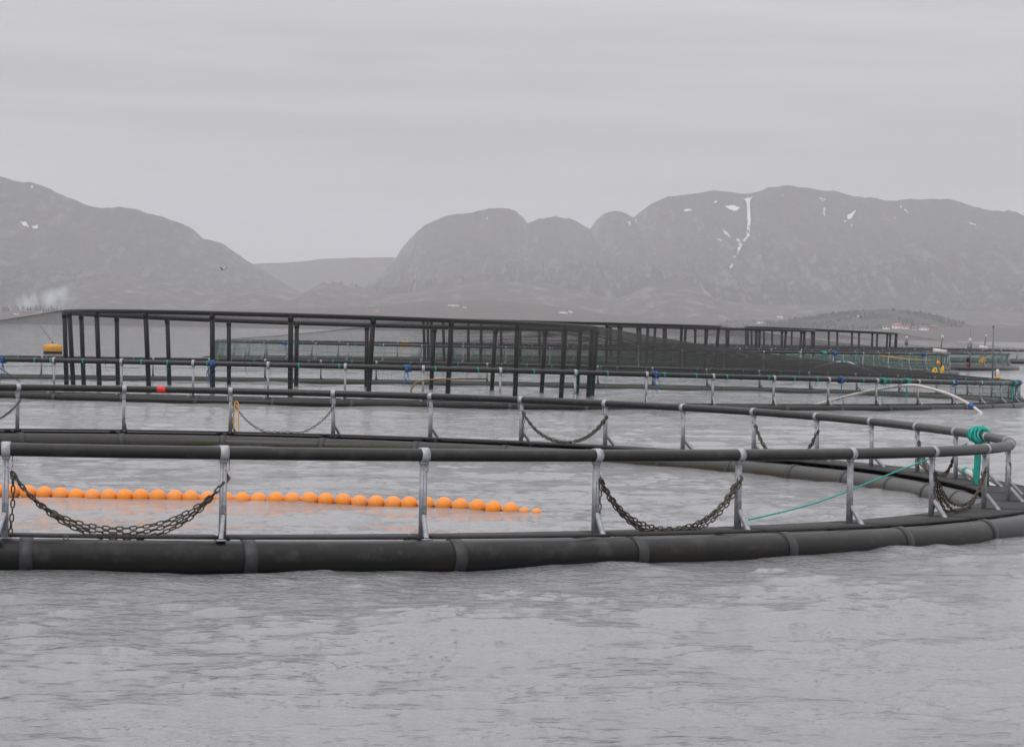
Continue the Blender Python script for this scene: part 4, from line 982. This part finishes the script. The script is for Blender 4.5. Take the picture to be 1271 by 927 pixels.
for a in [(1113, 408, 11, 6.5, 'shore_strip', 'wall_white', 'roof_red', 'white house with red tiled roof right of the wooded knoll\'s middle'),
          (1124, 408.5, 8, 4, 'shore_strip', 'wall_white', 'roof_red', 'low white house with red roof touching the right side of the larger one'),
          (1100, 408.5, 9, 4, 'shore_strip', 'wall_white', 'roof_grey', 'low white house just left of the red-roofed house'),
          (1147, 410, 12, 6, 'shore_strip', 'wall_white', 'roof_grey', 'white house at the knoll foot, left neighbour of a red barn'),
          (1159, 410, 10, 6.5, 'shore_strip', 'wall_red', 'roof_grey', 'red barn at the foot of the wooded knoll'),
          (1136, 410, 7, 5, 'shore_strip', 'wall_grey', 'roof_grey', 'grey house between the red-roofed house and the white one'),
          (1045, 407, 11, 5, 'shore_strip', 'wall_white', 'roof_grey', 'white house above the smallest frame, left one of two'),
          (1064, 407.5, 9, 4, 'shore_strip', 'wall_white', 'roof_grey', 'white house above the smallest frame, right one of two'),
          (944, 402, 10, 5, 'shore_land', 'wall_white', 'roof_grey', 'white house left of the wooded knoll, beside a grey one'),
          (959, 402, 8, 5, 'shore_land', 'wall_grey', 'roof_grey', 'grey house at the left foot of the wooded knoll'),
          (968, 394, 7, 4, 'foothills', 'wall_white', 'roof_grey', 'small white house high on the slope left of the knoll'),
          (563, 380, 13, 4, 'shore_land', 'wall_white', 'roof_grey', 'long white house on the brown rise above the middle-sized frame'),
          (577, 382, 4, 3, 'shore_land', 'wall_white', 'roof_grey', 'tiny white shed right of the long white house'),
          (699, 389, 10, 5, 'shore_land', 'wall_white', 'roof_grey', 'white house at the bend of the shore right of centre, large one'),
          (708, 388, 5, 5, 'shore_land', 'wall_white', 'roof_grey', 'narrow white house right beside the large one right of centre'),
          (468, 387.5, 8, 3.5, 'shore_land', 'wall_grey', 'roof_red', 'low house with reddish roof on the shore left of centre'),
          (34, 389, 14, 3.5, 'shore_land', 'wall_red', 'roof_grey', 'long red house below the smoke on the left'),
          (49, 387.5, 6, 3.5, 'shore_land', 'wall_white', 'roof_grey', 'small white house below the smoke on the left'),
          (20, 390.5, 6, 3, 'shore_land', 'wall_white', 'roof_grey', 'small white house at the left edge below the conifers'),
          (1004, 404.5, 6, 3.5, 'shore_land', 'wall_white', 'roof_grey', 'small white house under the left trees of the knoll')]:
    house(*a)

# woods: reads as one mass
def wood(name, spots, label):
    B_ = MB()
    for p, h in spots:
        th = np.linspace(0, 2 * np.pi, 7)[:-1]; V = []
        prof = [(0.05, -1.0), (0.05, 0.12), (0.24, 0.14), (0.17, 0.36), (0.20, 0.38), (0.11, 0.66), (0.12, 0.68), (0.01, 1.0)]
        for r, z in prof:
            for a_ in th: q = r * h * random.uniform(0.7, 1.25); V.append((p[0] + q * math.cos(a_), p[1] + q * math.sin(a_), p[2] + z * h if z > 0 else p[2] - 1))
        n = 6; Q = [(i * n + j, i * n + (j + 1) % n, (i + 1) * n + (j + 1) % n, (i + 1) * n + j) for i in range(len(prof) - 1) for j in range(n)]
        B_.add(V, Q)
    tag(B_.build(name, M['conifer']), kind='stuff', label=label, cat='wood')
def scatter(hill, n, x0, x1, v0, v1, hmin, hmax):
    h, Y0, Yb = HF[hill]; out_ = []
    while len(out_) < n:
        Y = Y0 + (Yb - Y0) * random.uniform(v0, v1); px = random.uniform(x0, x1); X = (px - 635) / FPX * Y
        if fbm(np.array([X / 40]), np.array([Y / 60]), 3)[0] < -0.06: continue
        out_.append(((X, Y, float(h(np.array([X]), np.array([Y]))[0])), random.uniform(hmin, hmax)))
    return out_
wood('knoll_wood', scatter('wooded_hill', 1500, 950, 1195, 0.08, 0.46, 2.0, 4.6), 'dark conifer wood covering the knoll on the far shore')
wood('shore_wood', scatter('shore_land', 260, 890, 1010, 0.1, 0.5, 2, 4.5) + scatter('shore_land', 60, 0, 75, 0.32, 0.52, 4, 9) + scatter('shore_land', 60, 60, 800, 0.1, 0.5, 1, 2.5), 'scattered dark conifers along the low far shore')

# smoke from a fire on the left shore
def smoke():
    p = at(62, 384, 4650); B_ = MB()
    B_.box((-75, -50, -6), (110, 50, 62))
    o = B_.build('smoke', None, None, loc=p)
    ms = bpy.data.materials.new('smoke_cloud'); ms.use_nodes = True; t = ms.node_tree; t.nodes.clear()
    oo = t.nodes.new('ShaderNodeOutputMaterial'); pv = t.nodes.new('ShaderNodeVolumePrincipled'); pv.inputs['Color'].default_value = (0.88, 0.93, 1.0, 1)
    tcn = t.nodes.new('ShaderNodeTexCoord'); mpn = t.nodes.new('ShaderNodeMapping'); mpn.inputs['Scale'].default_value = (1, 1, 0.55); mpn.inputs['Rotation'].default_value = (0, 0.5, 0)
    t.links.new(tcn.outputs['Object'], mpn.inputs[0])
    n = t.nodes.new('ShaderNodeTexNoise'); n.inputs['Scale'].default_value = 0.06; n.inputs['Detail'].default_value = 5; t.links.new(mpn.outputs[0], n.inputs[0])
    s = t.nodes.new('ShaderNodeSeparateXYZ'); t.links.new(tcn.outputs['Object'], s.inputs[0])
    def mth(op, a, b=None):
        q = t.nodes.new('ShaderNodeMath'); q.operation = op
        for i, v in enumerate((a, b)):
            if v is None: continue
            if isinstance(v, (int, float)): q.inputs[i].default_value = v
            else: t.links.new(v, q.inputs[i])
        return q.outputs[0]
    # drifts up and to the right, thinning out
    zc = mth('ADD', mth('MULTIPLY', s.outputs['X'], 0.22), 14)
    dz = mth('DIVIDE', mth('SUBTRACT', s.outputs['Z'], zc), 20)
    dx = mth('DIVIDE', mth('ADD', s.outputs['X'], 12), 58)
    dy = mth('DIVIDE', s.outputs['Y'], 36)
    rr = mth('ADD', mth('ADD', mth('MULTIPLY', dz, dz), mth('MULTIPLY', dx, dx)), mth('MULTIPLY', dy, dy))
    shape = mth('MAXIMUM', mth('SUBTRACT', 1.0, rr), 0.0)
    nn = mth('MAXIMUM', mth('SUBTRACT', n.outputs[0], 0.47), 0.0)
    t.links.new(mth('MULTIPLY', mth('MULTIPLY', nn, shape), 0.30), pv.inputs['Density']); t.links.new(pv.outputs[0], oo.inputs['Volume'])
    o.data.materials.append(ms); tag(o, kind='stuff', label='pale bluish smoke drifting above the shore on the left', cat='smoke')
smoke()

# ------------------------------------------------------------------ gulls
def gull(px, py, Y, heading, flap, label):
    c = at(px, py, Y); root = empty('gull', tuple(c), heading, label=label, cat='bird', group='gulls in flight')
    B_ = MB()
    xs = np.linspace(-0.30, 0.28, 12); r = 0.075 * np.sqrt(np.clip(1 - ((xs + 0.01) / 0.31) ** 2, 0.004, 1)); 
    B_.tube(np.c_[xs, 0 * xs, 0.02 * np.sin(xs * 4)], r, 10)
    for s in (-1, 1):
        V = []; st = [(0.05, 0.11, -0.10, 0.03), (0.32, 0.15, -0.08, 0.03 + 0.18 * flap), (0.62, 0.05, -0.12, 0.05 + 0.16 * flap), (0.78, -0.10, -0.15, 0.02 + 0.08 * flap)]
        for (y, x0, x1, z) in st: V += [(x0, s * y, z + 0.012), (x1, s * y, z), (x0, s * y, z - 0.008), (x1, s * y, z - 0.008)]
        Q = []
        for k in range(3): a = 4 * k; b = a + 4; Q += [(a, b, b + 1, a + 1), (a + 2, a + 3, b + 3, b + 2), (a, a + 2, b + 2, b), (a + 1, b + 1, b + 3, a + 3)]
        Q.append((12, 14, 15, 13)); B_.add(V, Q)
    B_.add([(-0.26, -0.03, 0.02), (-0.26, 0.03, 0.02), (-0.43, 0.07, 0.015), (-0.43, -0.07, 0.015), (-0.26, 0, -0.01)], [(0, 1, 2, 3)], [(0, 3, 4), (3, 2, 4), (2, 1, 4)])
    B_.build('body', M['feather'], root, True)
    MB().tube(np.array([(0.26, 0, 0.01), (0.34, 0, 0.0)]), np.array([0.022, 0.004]), 6).build('beak', M['beak'], root)
gull(276, 334.5, 280, -0.5, 0.9, 'gull flying before the left mountain')
gull(1067, 393.5, 290, 0.4, 0.8, 'gull flying before the wooded knoll')
